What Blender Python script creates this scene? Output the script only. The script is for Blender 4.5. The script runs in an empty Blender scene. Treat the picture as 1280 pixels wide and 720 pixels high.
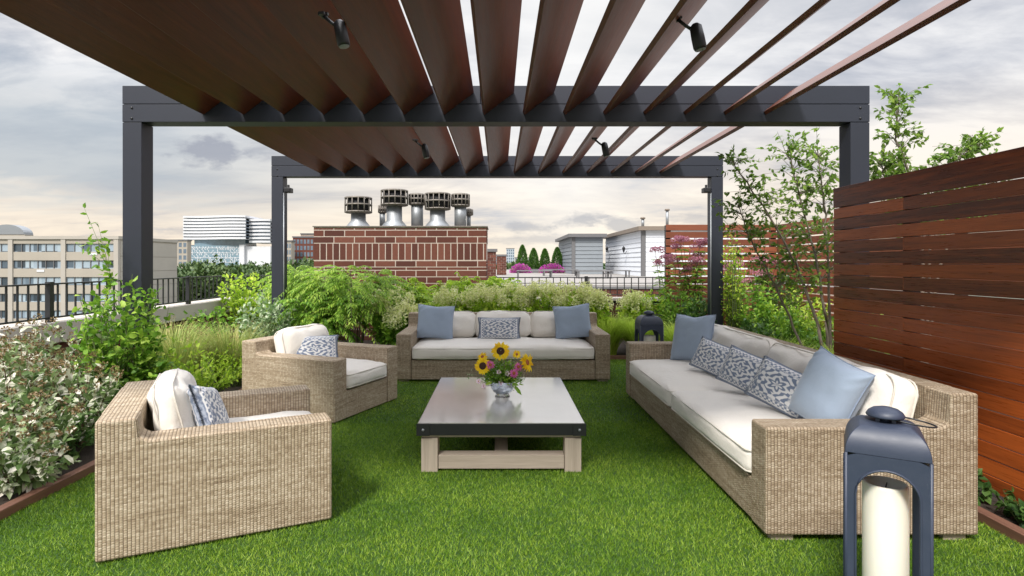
import bpy, bmesh, math, random
import numpy as np
from mathutils import Vector, Matrix, noise
random.seed(7); rng = np.random.default_rng(7)
R = math.radians; PI = math.pi
sc = bpy.context.scene; COL = sc.collection
F, CX, CY, H = 720.0, 624.0, 329.0, 1.5
def at(px, py, Y): return Vector(((px-CX)/F*Y, Y, H-(py-CY)/F*Y))   # author's ruler: photo reading -> place at depth Y

# ------------------------------------------------------------------ object helpers
def link(o, parent=None):
    COL.objects.link(o)
    if parent is not None: o.parent = parent
    return o
def tag(o, label=None, cat=None, group=None, kind=None):
    if label: o['label'] = label
    if cat: o['category'] = cat
    if group: o['group'] = group
    if kind: o['kind'] = kind
    return o
def thing(name, label, cat, loc=(0,0,0), rz=0, group=None):
    o = bpy.data.objects.new(name, None); o.empty_display_size = .1
    link(o); o.location = loc; o.rotation_euler = (0,0,rz)
    return tag(o, label, cat, group)
def children(o): return [c for c in bpy.data.objects if c.parent == o]
def copy_tree(o, parent=None):
    c = o.copy(); link(c); c.parent = parent
    for ch in children(o): copy_tree(ch, c)
    return c

class MB:
    def __init__(s): s.v=[]; s.f=[]; s.uv=[]; s.sm=[]
    def add(s, vs, fs, uvs=None, smooth=False, M=None):
        b=len(s.v)
        vs=[Vector(v) for v in vs]
        for k,f in enumerate(fs):
            if uvs is not None: u=uvs[k]
            else:
                a=vs[f[1]]-vs[f[0]]; c=vs[f[2]]-vs[f[0]]; n=a.cross(c)
                ax=max(range(3), key=lambda i: abs(n[i]))
                ij={0:(1,2),1:(0,2),2:(0,1)}[ax]
                u=[(vs[i][ij[0]],vs[i][ij[1]]) for i in f]
            s.uv.append(u); s.f.append([i+b for i in f]); s.sm.append(smooth)
        s.v+= [M@v for v in vs] if M is not None else vs
        return s
    def box(s,x0,x1,y0,y1,z0,z1,M=None):
        v=[(x0,y0,z0),(x1,y0,z0),(x1,y1,z0),(x0,y1,z0),(x0,y0,z1),(x1,y0,z1),(x1,y1,z1),(x0,y1,z1)]
        f=[(0,3,2,1),(4,5,6,7),(0,1,5,4),(1,2,6,5),(2,3,7,6),(3,0,4,7)]
        return s.add(v,f,M=M)
    def prism(s,pts,y0,y1,M=None,smooth=False):      # polygon in xz, extruded along y
        n=len(pts); v=[(p[0],y0,p[1]) for p in pts]+[(p[0],y1,p[1]) for p in pts]
        f=[tuple(range(n)),tuple(range(2*n-1,n-1,-1))]+[(i,i+n,(i+1)%n+n,(i+1)%n) for i in range(n)]
        return s.add(v,f,M=M,smooth=smooth)
    def tube(s,pts,r,n=6,closed=False,caps=True,smooth=True,r1=None):
        pts=[Vector(p) for p in pts]; m=len(pts); v=[]; 
        for i,p in enumerate(pts):
            if closed: d=pts[(i+1)%m]-pts[i-1]
            else: d=pts[min(i+1,m-1)]-pts[max(i-1,0)]
            d=d.normalized() if d.length>1e-9 else Vector((0,0,1))
            up=Vector((0,0,1)) if abs(d.z)<.95 else Vector((1,0,0))
            a=d.cross(up).normalized(); b=a.cross(d)
            rr=r if r1 is None else r+(r1-r)*i/max(1,m-1)
            for k in range(n):
                t=2*PI*k/n; v.append(p+a*(rr*math.cos(t))+b*(rr*math.sin(t)))
        f=[]
        for i in range(m if closed else m-1):
            j=(i+1)%m
            for k in range(n): f.append((i*n+k,i*n+(k+1)%n,j*n+(k+1)%n,j*n+k))
        if caps and not closed: f+= [tuple(range(n-1,-1,-1)),tuple((m-1)*n+k for k in range(n))]
        return s.add(v,f,smooth=smooth)
    def lathe(s,prof,n=24,c=(0,0,0),smooth=True,M=None,cap=True):
        v=[];f=[];m=len(prof)
        for (r,z) in prof:
            for k in range(n):
                t=2*PI*k/n; v.append((c[0]+r*math.cos(t),c[1]+r*math.sin(t),c[2]+z))
        for i in range(m-1):
            for k in range(n): f.append((i*n+k,i*n+(k+1)%n,(i+1)*n+(k+1)%n,(i+1)*n+k))
        if cap: f+=[tuple(range(n-1,-1,-1)),tuple((m-1)*n+k for k in range(n))]
        return s.add(v,f,smooth=smooth,M=M)
    def build(s,name,mat,parent=None,bevel=0,recalc=False,bseg=2):
        me=bpy.data.meshes.new(name); me.from_pydata([tuple(v) for v in s.v],[],s.f)
        ul=me.uv_layers.new(name='UVMap'); k=0
        flat=[]
        for u in s.uv:
            for c in u: flat+= [c[0],c[1]]
        ul.data.foreach_set('uv',flat)
        me.polygons.foreach_set('use_smooth',s.sm)
        if recalc:
            bm=bmesh.new(); bm.from_mesh(me); bmesh.ops.recalc_face_normals(bm,faces=bm.faces); bm.to_mesh(me); bm.free()
        if mat: me.materials.append(mat)
        o=link(bpy.data.objects.new(name,me),parent)
        if bevel:
            b=o.modifiers.new('bev','BEVEL'); b.width=bevel; b.segments=bseg; b.limit_method='ANGLE'; b.angle_limit=R(40)
            me.polygons.foreach_set('use_smooth',[True]*len(me.polygons))
            b.harden_normals=True
        return o
def mesh_np(name, V, T, mat, parent=None, smooth=False):
    V=np.asarray(V,dtype=np.float32); T=np.asarray(T,dtype=np.int32)
    me=bpy.data.meshes.new(name); k=T.shape[1]
    me.vertices.add(len(V)); me.vertices.foreach_set('co',V.ravel())
    me.loops.add(T.size); me.loops.foreach_set('vertex_index',T.ravel())
    me.polygons.add(len(T)); me.polygons.foreach_set('loop_start',np.arange(len(T),dtype=np.int32)*k)
    me.polygons.foreach_set('loop_total',np.full(len(T),k,dtype=np.int32))
    if smooth: me.polygons.foreach_set('use_smooth',np.ones(len(T),dtype=bool))
    me.update(calc_edges=True); me.validate()
    me.materials.append(mat)
    return link(bpy.data.objects.new(name,me),parent)

# ------------------------------------------------------------------ material helpers
class NT:
    def __init__(s,name):
        s.m=bpy.data.materials.new(name); s.m.use_nodes=True; s.t=s.m.node_tree; s.t.nodes.clear()
        s.out=s.t.nodes.new('ShaderNodeOutputMaterial')
    def n(s,ty,**kw):
        nd=s.t.nodes.new(ty)
        for k,v in kw.items(): setattr(nd,k,v)
        return nd
    def l(s,a,b): s.t.links.new(a,b)
    def val(s,x,sock):
        if isinstance(x,(int,float)): sock.default_value=x
        elif isinstance(x,(tuple,list)): sock.default_value=(*x,1) if len(x)==3 and len(sock.default_value)==4 else x
        else: s.l(x,sock)
    def math(s,op,a,b=0,c=0):
        nd=s.n('ShaderNodeMath',operation=op); s.val(a,nd.inputs[0]); s.val(b,nd.inputs[1]); s.val(c,nd.inputs[2]); return nd.outputs[0]
    def mix(s,f,a,b,blend='MIX'):
        nd=s.n('ShaderNodeMix',data_type='RGBA',blend_type=blend); s.val(f,nd.inputs[0]); s.val(a,nd.inputs[6]); s.val(b,nd.inputs[7]); return nd.outputs[2]
    def ramp(s,x,stops):
        nd=s.n('ShaderNodeValToRGB'); e=nd.color_ramp.elements
        while len(e)<len(stops): e.new(.5)
        for i,(p,c) in enumerate(stops):
            e[i].position=p; e[i].color=(c,c,c,1) if isinstance(c,(int,float)) else (*c,1)
        s.l(x,nd.inputs[0]); return nd.outputs[0]
    def coord(s,k='Object'): return s.n('ShaderNodeTexCoord').outputs[k]
    def mapping(s,v,scale=(1,1,1),loc=(0,0,0),rot=(0,0,0)):
        nd=s.n('ShaderNodeMapping'); s.l(v,nd.inputs[0]); nd.inputs['Scale'].default_value=scale; nd.inputs['Location'].default_value=loc; nd.inputs['Rotation'].default_value=rot; return nd.outputs[0]
    def noise(s,v,sc,det=4,rough=.55,dist=0,out='Fac'):
        nd=s.n('ShaderNodeTexNoise'); s.l(v,nd.inputs['Vector']); nd.inputs['Scale'].default_value=sc; nd.inputs['Detail'].default_value=det; nd.inputs['Roughness'].default_value=rough; nd.inputs['Distortion'].default_value=dist; return nd.outputs[out]
    def island(s): return s.n('ShaderNodeNewGeometry').outputs['Random Per Island']
    def bump(s,h,st=.5,d=.01):
        nd=s.n('ShaderNodeBump'); nd.inputs['Strength'].default_value=st; nd.inputs['Distance'].default_value=d; s.l(h,nd.inputs['Height']); return nd.outputs[0]
    def pbsdf(s,col,rough=.6,metal=0,bump=None,spec=.5,sheen=0,trans=0,coat=0,sub=0):
        b=s.n('ShaderNodeBsdfPrincipled'); s.val(col,b.inputs['Base Color']); s.val(rough,b.inputs['Roughness']); s.val(metal,b.inputs['Metallic'])
        b.inputs['Specular IOR Level'].default_value=spec
        if sheen: b.inputs['Sheen Weight'].default_value=sheen
        if trans: b.inputs['Transmission Weight'].default_value=trans
        if coat: b.inputs['Coat Weight'].default_value=coat; b.inputs['Coat Roughness'].default_value=.1
        if sub: b.inputs['Subsurface Weight'].default_value=sub; b.inputs['Subsurface Radius'].default_value=(.03,.02,.012)
        if bump is not None: s.l(bump,b.inputs['Normal'])
        s.l(b.outputs[0],s.out.inputs[0]); return b
def m_plain(name,col,rough=.6,metal=0,var=.15,sc=8,bump=.0,spec=.5,**kw):
    t=NT(name); v=t.coord(); n=t.noise(v,sc,5)
    c1=tuple(c*(1-var) for c in col); c2=tuple(min(1,c*(1+var)) for c in col)
    c=t.mix(n,c1,c2); b=t.bump(t.noise(v,sc*12,3),bump,.004) if bump else None
    t.pbsdf(c,rough,metal,b,spec,**kw); return t.m
def m_leaf(name,ca,cb,trans=.35,rough=.5,clump=3.0,cc=None,pos=(.5,.85)):
    t=NT(name); r=t.island(); v=t.coord()
    n=t.noise(v,clump,2); f=t.math('ADD',t.math('MULTIPLY',r,.6),t.math('MULTIPLY',t.math('SUBTRACT',n,.25),.75))
    f=t.n('ShaderNodeClamp').outputs[0] if False else f
    stops=[(0,ca),(.9,cb)] if cc is None else [(.05,ca),(pos[0],cb),(pos[1],cc)]
    c=t.ramp(f,stops)
    b=t.n('ShaderNodeBsdfPrincipled'); t.l(c,b.inputs['Base Color']); b.inputs['Roughness'].default_value=rough; b.inputs['Specular IOR Level'].default_value=.35
    tr=t.n('ShaderNodeBsdfTranslucent'); c2=t.mix(.5,c,tuple(min(1,x*1.5) for x in cb)); t.l(c2,tr.inputs[0])
    mx=t.n('ShaderNodeMixShader'); mx.inputs[0].default_value=trans; t.l(b.outputs[0],mx.inputs[1]); t.l(tr.outputs[0],mx.inputs[2])
    t.l(mx.outputs[0],t.out.inputs[0]); return t.m
def m_wood(name,dark,light,axis=1,rough=.5,isl=.5,sc=1.0,bump=.15,high=0):
    t=NT(name); v=t.coord(); s=[14*sc]*3; s[axis]=.7*sc
    isn=t.island(); off=t.n('ShaderNodeCombineXYZ'); t.l(t.math('MULTIPLY',isn,37),off.inputs[0]); t.l(t.math('MULTIPLY',isn,11),off.inputs[2])
    vv=t.n('ShaderNodeVectorMath',operation='ADD'); t.l(t.mapping(v,tuple(s)),vv.inputs[0]); t.l(off.outputs[0],vv.inputs[1])
    g=t.noise(vv.outputs[0],1.6,6,.62,.6); g2=t.noise(vv.outputs[0],7,3,.6)
    f=t.math('ADD',t.math('MULTIPLY',g,1-isl),t.math('MULTIPLY',isn,isl)); f=t.math('ADD',f,t.math('MULTIPLY',t.math('SUBTRACT',g2,.5),.35))
    if high:   # board colour runs darker towards the top, lighter towards the bottom
        sz_=t.n('ShaderNodeSeparateXYZ'); t.l(v,sz_.inputs[0]); f=t.math('ADD',f,t.math('MULTIPLY',t.math('SUBTRACT',1.05,sz_.outputs[2]),high))
    c=t.ramp(f,[(.2,dark),(.85,light)])
    rr=t.math('ADD',rough-.1,t.math('MULTIPLY',g2,.2))
    t.pbsdf(c,rr,0,t.bump(g2,bump,.004)); return t.m
def m_wicker(name,tone=1.0):
    t=NT(name); uv=t.coord('UV'); sp=t.n('ShaderNodeSeparateXYZ'); t.l(uv,sp.inputs[0]); u,v=sp.outputs[0],sp.outputs[1]
    A=t.math; RU,RV=.0178,.0125
    u=A('ADD',u,A('MULTIPLY',t.noise(t.mapping(uv,(1,.5,1)),4,2),.008)); v=A('ADD',v,A('MULTIPLY',t.noise(t.mapping(uv,(.5,1,1)),3,2),.012))
    uu=A('DIVIDE',u,RU); col=A('FLOOR',uu); par=A('PINGPONG',col,1)
    vv=A('ADD',A('DIVIDE',v,RV),A('MULTIPLY',par,.5)); row=A('FLOOR',vv)
    fu=A('SINE',A('MULTIPLY',A('FRACT',uu),PI)); fv=A('SINE',A('MULTIPLY',A('FRACT',vv),PI))
    h=A('MULTIPLY',A('POWER',fu,.6),A('ADD',A('MULTIPLY',A('POWER',fv,.7),.6),.4))
    c1=t.n('ShaderNodeCombineXYZ'); t.l(A('MULTIPLY',A('FLOOR',A('DIVIDE',v,RV*.5)),.61),c1.inputs[0]); t.l(A('MULTIPLY',u,1.1),c1.inputs[1])
    rn=t.noise(c1.outputs[0],2.2,4,.6)
    big=t.noise(t.mapping(uv,(.8,5,1)),2.2,3,.6)
    c2=t.n('ShaderNodeCombineXYZ'); t.l(col,c2.inputs[0]); t.l(row,c2.inputs[1]); wn=t.n('ShaderNodeTexWhiteNoise'); t.l(c2.outputs[0],wn.inputs[0])
    f=A('ADD',A('ADD',A('MULTIPLY',rn,.56),A('MULTIPLY',big,.34)),A('MULTIPLY',wn.outputs[0],.15))
    c=t.ramp(f,[(.30,tuple(tone*x for x in (.18,.125,.08))),(.48,tuple(tone*x for x in (.41,.32,.22))),(.70,tuple(tone*x for x in (.66,.56,.43)))])
    gap=t.ramp(h,[(.18,0.0),(.56,1.0)]); c=t.mix(gap,(.15*tone,.108*tone,.072*tone),c)
    t.pbsdf(c,.6,0,t.bump(h,.75,.004),.35); return t.m
def m_fabric(name,col,var=.06,weave=900,bump=.5,sheen=.25):
    t=NT(name); v=t.coord(); n=t.noise(v,2.5,3); n2=t.noise(t.mapping(v,(1,1,2.5)),160,2)
    c=t.mix(n,tuple(x*(1-var) for x in col),col); c=t.mix(t.math('MULTIPLY',n2,.3),c,tuple(x*.6 for x in col))
    w=t.noise(v,220,2); fold=t.noise(t.mapping(v,(1,1,1)),7,3,.5,.8)
    fold2=t.noise(t.mapping(v,(1,1,1)),16,2,.5,1.5); h=t.math('ADD',t.math('MULTIPLY',w,.12),t.math('ADD',fold,t.math('MULTIPLY',fold2,.5)))
    t.pbsdf(c,.85,0,t.bump(h,bump,.012),.3,sheen=sheen); return t.m
def m_pattern():
    t=NT('printed_blue_medallion_fabric'); uv=t.coord('UV'); sp=t.n('ShaderNodeSeparateXYZ'); t.l(uv,sp.inputs[0]); x,y=sp.outputs[0],sp.outputs[1]
    A=t.math; ax=A('ABSOLUTE',x); ay=A('ABSOLUTE',y); dw=t.noise(uv,45,4,.7); fade=t.noise(uv,9,3,.6)
    bx=A('MAXIMUM',A('SUBTRACT',ax,.055),ay)
    wv=A('MULTIPLY',A('SUBTRACT',t.noise(uv,30,2),.5),1.2)
    lines=A('SINE',A('ADD',A('MULTIPLY',bx,215),wv))
    dots=A('MULTIPLY',A('SINE',A('MULTIPLY',x,190)),A('SINE',A('MULTIPLY',y,190)))
    r=A('SQRT',A('ADD',A('MULTIPLY',A('MULTIPLY',x,x),.4),A('MULTIPLY',y,y))); th=A('ARCTAN2',y,A('MULTIPLY',x,.63))
    ros=A('SINE',A('ADD',A('MULTIPLY',r,175),A('MULTIPLY',A('SINE',A('MULTIPLY',th,6)),1.8)))
    scr=A('ADD',A('SINE',A('ADD',A('MULTIPLY',ax,120),A('MULTIPLY',A('SINE',A('MULTIPLY',ay,110)),1.6))),A('SINE',A('MULTIPLY',A('ADD',ay,A('MULTIPLY',ax,.5)),150)))
    body=t.mix(A('LESS_THAN',r,.058),scr,ros); body=t.mix(A('GREATER_THAN',bx,.098),body,dots)
    body=t.mix(A('MULTIPLY',A('GREATER_THAN',bx,.094),A('LESS_THAN',bx,.104)),body,(-.9,-.9,-.9))
    body=t.mix(A('GREATER_THAN',bx,.124),body,lines)
    sep=t.n('ShaderNodeSeparateColor'); t.l(body,sep.inputs[0])
    f=A('ADD',sep.outputs[0],A('MULTIPLY',A('SUBTRACT',dw,.5),2.4)); f=A('ADD',f,A('MULTIPLY',A('SUBTRACT',fade,.5),1.6))
    m=t.ramp(A('ADD',A('MULTIPLY',f,.4),.5),[(.35,0.0),(.65,1.0)])
    c=t.mix(m,(.17,.215,.31),(.74,.74,.745))
    endb=A('GREATER_THAN',ax,.190); c=t.mix(A('MULTIPLY',endb,.8),c,t.mix(t.ramp(t.noise(t.mapping(uv,(1,.25,1)),90,3,.7),[(.4,0.0),(.6,1.0)]),(.07,.095,.16),(.40,.44,.52)))
    w=t.noise(t.coord(),240,2); t.pbsdf(c,.9,0,t.bump(w,.2,.003),.2,sheen=.2); return t.m

M={}
M['wicker']=m_wicker('woven_resin_wicker',1.0); M['wicker_b']=m_wicker('brown_resin_wicker',.82)
M['linen']=m_fabric('cream_linen',(.87,.83,.765)); M['piping']=m_fabric('cream_piping',(.72,.68,.61))
M['blue']=m_fabric('heather_blue_cotton',(.33,.41,.53),.12,bump=.2); M['blue_piping']=m_fabric('blue_piping',(.26,.33,.45))
M['pattern']=m_pattern(); M['fringe']=m_fabric('navy_fringe',(.24,.29,.38),.4)
M['steel']=m_plain('dark_blue_grey_steel',(.018,.022,.035),.5,0,.12,3,.05)
M['louvre']=m_wood('stained_ipe_louvre',(.036,.009,.0035),(.23,.056,.018),1,.38,.55)
M['ipe']=m_wood('oiled_ipe_boards',(.09,.018,.008),(.64,.15,.030),1,.30,.50,high=.12)
M['ipe_x']=m_wood('weathered_ipe_screen',(.10,.028,.014),(.30,.095,.045),0,.5,.6)
M['oak']=m_wood('grey_washed_oak',(.30,.245,.19),(.60,.51,.42),2,.65,.25)
M['oakx']=m_wood('grey_washed_oak_rail',(.30,.245,.19),(.60,.51,.42),0,.65,.25)
M['oaky']=m_wood('grey_washed_oak_bar',(.30,.245,.19),(.60,.51,.42),1,.65,.25)
M['edging']=m_wood('brown_edging',(.10,.045,.03),(.24,.12,.08),1,.6,.2)
M['black']=m_plain('black_metal',(.016,.017,.02),.42,.0,.2,6,.05)
t=NT('navy_powder_coat'); v=t.coord(); n=t.noise(v,6,6,.7); sc_=t.ramp(t.noise(t.mapping(v,(60,60,6)),2,5,.7,2),[(.66,0.0),(.72,1.0)]); c=t.mix(n,(.020,.030,.060),(.048,.060,.092)); c=t.mix(t.math('MULTIPLY',sc_,.35),c,(.16,.18,.21)); t.pbsdf(c,t.math('ADD',.30,t.math('MULTIPLY',n,.3)),0,t.bump(t.noise(v,70,3),.10,.003),.5); M['lantern']=t.m
M['candle']=m_plain('ivory_wax',(.86,.84,.74),.45,0,.03,6,0,sub=.3)
M['wick']=m_plain('wick',(.05,.04,.03),.9)
M['galv']=m_plain('galvanised_metal',(.30,.32,.34),.52,.6,.35,7,.1)
M['galv_dark']=m_plain('rusty_mesh_metal',(.20,.18,.16),.6,.5,.4,30,.2)
M['dark']=m_plain('dark_void',(.012,.012,.014),.8)
M['stone']=m_plain('limestone_coping',(.44,.405,.36),.8,0,.15,4,.2)
M['conc']=m_plain('precast_concrete',(.36,.325,.275),.85,0,.12,.25,.0)
M['conc2']=m_plain('blank_concrete',(.39,.36,.32),.85,0,.10,.3,.0)
M['white_panel']=m_plain('white_cladding',(.62,.63,.66),.5,0,.05,.05)
M['roofing']=m_plain('pale_roof_membrane',(.24,.225,.21),.8,0,.2,.6)
M['roofgrey']=m_plain('grey_roof_deck',(.30,.28,.26),.85,0,.2,.6)
M['soil']=m_plain('dark_soil',(.035,.025,.018),.95,0,.5,18,.9)
M['siding_grey']=m_plain('grey_siding',(.20,.225,.25),.6,0,.08,2)
M['siding_white']=m_plain('white_siding',(.66,.69,.74),.6,0,.05,2)
M['trim']=m_plain('grey_trim',(.13,.13,.135),.6,0,.1,3)
M['fascia']=m_plain('tan_fascia',(.19,.155,.125),.6,0,.1,3)
M['city']=m_plain('city_ground',(.10,.12,.09),.9,0,.3,.02)
M['bark']=m_plain('grey_bark',(.20,.165,.13),.85,0,.35,20,.5)
M['stem']=m_plain('green_stem',(.10,.14,.04),.7,0,.3,20)
M['brown_stem']=m_plain('brown_stem',(.14,.085,.05),.8,0,.3,20)
def m_glass(name,ca,cb):
    t=NT(name); c=t.ramp(t.island(),[(0,ca),(.5,cb),(1,tuple(min(1,x*1.5) for x in cb))]); c2=t.mix(t.noise(t.coord(),.6,2),c,ca); t.pbsdf(c2,.12,0,None,.9); return t.m
M['glass']=m_glass('office_glass',(.05,.07,.09),(.16,.22,.29))
M['shade']=m_glass('drawn_blinds',(.30,.36,.42),(.42,.48,.54))
M['hglass']=m_glass('hospital_glass',(.10,.17,.22),(.22,.33,.40))
def m_brick(name,ca,cb,cc):
    t=NT(name); c=t.ramp(t.island(),[(0,ca),(.5,cb),(1,cc)]); v=t.coord(); n=t.noise(v,22,5,.65)
    c=t.mix(t.math('MULTIPLY',n,.55),c,tuple(x*.5 for x in ca)); t.pbsdf(c,.85,0,t.bump(n,.5,.006),.3); return t.m
M['brick']=m_brick('red_brick',(.09,.032,.024),(.14,.047,.032),(.20,.075,.052))
M['mortar']=m_plain('pale_mortar',(.48,.41,.36),.9,0,.15,8,.3)
M['mortar_d']=m_plain('brown_mortar',(.33,.26,.22),.9,0,.15,8,.3)
def m_table():
    t=NT('brushed_zinc_top'); v=t.coord(); n=t.noise(v,3,5); n2=t.noise(t.mapping(v,(40,2,2)),3,4)
    c=t.mix(n,(.64,.62,.60),(.76,.74,.71)); t.pbsdf(c,t.math('ADD',.08,t.math('MULTIPLY',n2,.12)),.45,t.bump(n2,.03,.002)); return t.m
M['zinc']=m_table()
def m_mercury():
    t=NT('mercury_glass'); v=t.coord(); n=t.noise(v,28,4,.7,1.5); c=t.ramp(n,[(.3,(.22,.27,.36)),(.6,(.62,.68,.76))]); t.pbsdf(c,.14,.85,None,.6,coat=.6); return t.m
M['mercury']=m_mercury()
t=NT('clear_glass'); t.pbsdf((.95,.97,.97),.02,0,None,.5,trans=.9); M['clear']=t.m
# foliage
M['L_mid']=m_leaf('mid_green_leaf',(.03,.10,.010),(.16,.33,.03),cc=(.42,.58,.08))
M['L_dark']=m_leaf('dark_green_leaf',(.02,.06,.014),(.065,.15,.03),cc=(.13,.23,.05))
M['L_bright']=m_leaf('lime_leaf',(.11,.22,.015),(.34,.52,.04),cc=(.72,.80,.13),trans=.45)
M['L_fern']=m_leaf('feathery_leaf',(.08,.19,.02),(.28,.46,.06),cc=(.52,.66,.12),trans=.45)
M['L_silver']=m_leaf('silver_leaf',(.04,.10,.02),(.20,.29,.10),cc=(.88,.83,.73),trans=.25,clump=8,pos=(.50,.74))
M['L_varieg']=m_leaf('variegated_leaf',(.08,.18,.05),(.26,.38,.18),cc=(.62,.68,.50),trans=.3,clump=9)
M['L_tree']=m_leaf('tree_leaf',(.04,.09,.012),(.14,.25,.035),cc=(.32,.44,.08),trans=.45,clump=2)
M['L_grass']=m_leaf('grass_blade',(.18,.30,.03),(.42,.56,.07),cc=(.66,.74,.16),trans=.4,clump=6)
M['L_tan']=m_leaf('tan_grass_blade',(.12,.20,.04),(.30,.38,.09),cc=(.52,.42,.17),trans=.3,clump=6)
M['L_red']=m_leaf('burgundy_leaf',(.06,.015,.02),(.16,.05,.05),cc=(.12,.16,.05),trans=.25)
M['L_ever']=m_leaf('evergreen_leaf',(.02,.06,.012),(.06,.15,.02),cc=(.10,.22,.03),trans=.1,clump=5)
M['L_far']=m_leaf('distant_tree_leaf',(.022,.05,.018),(.06,.11,.03),cc=(.12,.17,.05),trans=.1,clump=.12)
M['f_cream']=m_leaf('cream_floret',(.40,.50,.12),(.70,.73,.34),cc=(.90,.88,.66),trans=.3)
M['f_mauve']=m_leaf('mauve_floret',(.28,.10,.16),(.48,.20,.28),cc=(.62,.34,.38),trans=.3)
M['f_magenta']=m_leaf('magenta_floret',(.42,.03,.34),(.62,.08,.52),trans=.3)
M['f_rust']=m_leaf('rust_seedhead',(.12,.07,.03),(.27,.20,.09),trans=.1)
M['p_yellow']=m_leaf('yellow_petal',(.80,.42,.005),(.90,.62,.01),cc=(.92,.72,.03),trans=.3,rough=.6)
M['p_pink']=m_leaf('pink_petal',(.50,.06,.28),(.68,.16,.42),trans=.3)
M['p_pale']=m_leaf('pale_pink_petal',(.70,.42,.56),(.82,.66,.74),trans=.3)
M['disc']=m_plain('dark_flower_disc',(.045,.018,.008),.9,0,.5,120,.8)
M['disc_o']=m_plain('orange_flower_cone',(.35,.10,.03),.8,0,.4,120,.8)
M['purple_leaf']=m_leaf('turf_blade',(.030,.095,.005),(.13,.26,.011),cc=(.36,.49,.055),trans=.2,clump=1.3)

# ------------------------------------------------------------------ leaf helpers
RH=(np.array([(0,0,0),(.45,-.5,.08),(1,0,-.1),(.45,.5,.08)]),np.array([(0,1,2),(0,2,3)]))
OV=(np.array([(0,0,0),(.22,-.38,.06),(.62,-.42,.05),(1,0,-.14),(.62,.42,.05),(.22,.38,.06),(.3,0,0),(.65,0,-.02)]),
    np.array([(0,1,6),(1,2,7),(1,7,6),(2,3,7),(3,4,7),(7,4,5),(7,5,6),(6,5,0)]))
def unit(a): return a/np.maximum(np.linalg.norm(a,axis=-1,keepdims=True),1e-9)
def leaves(name,P,D,N,L,W,mat,parent,tm=RH):
    P=np.asarray(P,float);D=unit(np.asarray(D,float));N=np.asarray(N,float); n=len(P)
    S=unit(np.cross(D,N)+1e-6); N=np.cross(S,D)
    L=np.broadcast_to(L,(n,))[:,None,None]; W=np.broadcast_to(W,(n,))[:,None,None]
    tp,tf=tm
    V=P[:,None,:]+D[:,None,:]*L*tp[None,:,0:1]+S[:,None,:]*W*tp[None,:,1:2]+N[:,None,:]*L*tp[None,:,2:3]
    T=tf[None]+ (np.arange(n)*len(tp))[:,None,None]
    return mesh_np(name,V.reshape(-1,3),T.reshape(-1,3),mat,parent)
def rnd(n,s=1): return rng.normal(size=(n,3))*s
def blobs(P,k,r,sz):   # k tiny florets round every point of P
    P=np.repeat(np.asarray(P,float),k,0); n=len(P); o=unit(rnd(n)); 
    return P+o*(np.broadcast_to(r,(1,3)))*rng.uniform(.5,1,(n,1)), o, rnd(n)
def shrub(name,label,cat,loc,rx,ry,h,nb,nl,ll,lw,mat,group=None,low=.15,stem='stem',tm=RH,flower=None,lean=(0,0),core=None,droop=.15):
    t=thing(name,label,cat,loc,0,group); sm=MB(); P=[];D=[];tips=[]
    for b in range(nb):
        u=unit(rng.normal(size=3)); rad=rng.uniform(.45,1.05)**.6
        tip=np.array([u[0]*rx*rad+lean[0]*h, u[1]*ry*rad+lean[1]*h, h*(low+(1-low)*(.5+.5*u[2]*rad))])
        base=np.array([tip[0]*.18,tip[1]*.18,0.0]); mid=(base+tip)/2+np.array([0,0,h*.12])+rng.normal(size=3)*.04*h
        q=np.linspace(0,1,6)[:,None]; c=(1-q)**2*base+2*q*(1-q)*mid+q*q*tip
        if b%2==0 or nb<40: sm.tube(c,.0045+.003*h,3,caps=False,r1=.0015)
        tips.append(tip)
        m=nl; tt=rng.uniform(.3,1,m)[:,None]
        pp=(1-tt)**2*base+2*tt*(1-tt)*mid+tt*tt*tip+rng.normal(size=(m,3))*.02*(rx+h)/2
        dd=unit(tip-mid)[None]+unit(rnd(m))*1.1; dd[:,2]-=droop
        P.append(pp);D.append(dd)
    P=np.concatenate(P);D=np.concatenate(D);n=len(P); N=np.array([0,0,1])+rnd(n,.5)
    P[:,2]=np.maximum(P[:,2],.02)
    sm.build('stem',M[stem],t)
    leaves('foliage',P,D,N,ll*rng.uniform(.6,1.25,n),lw*rng.uniform(.7,1.2,n),M[mat],t,tm)
    if flower: flower(t,np.array(tips))
    return t
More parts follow.
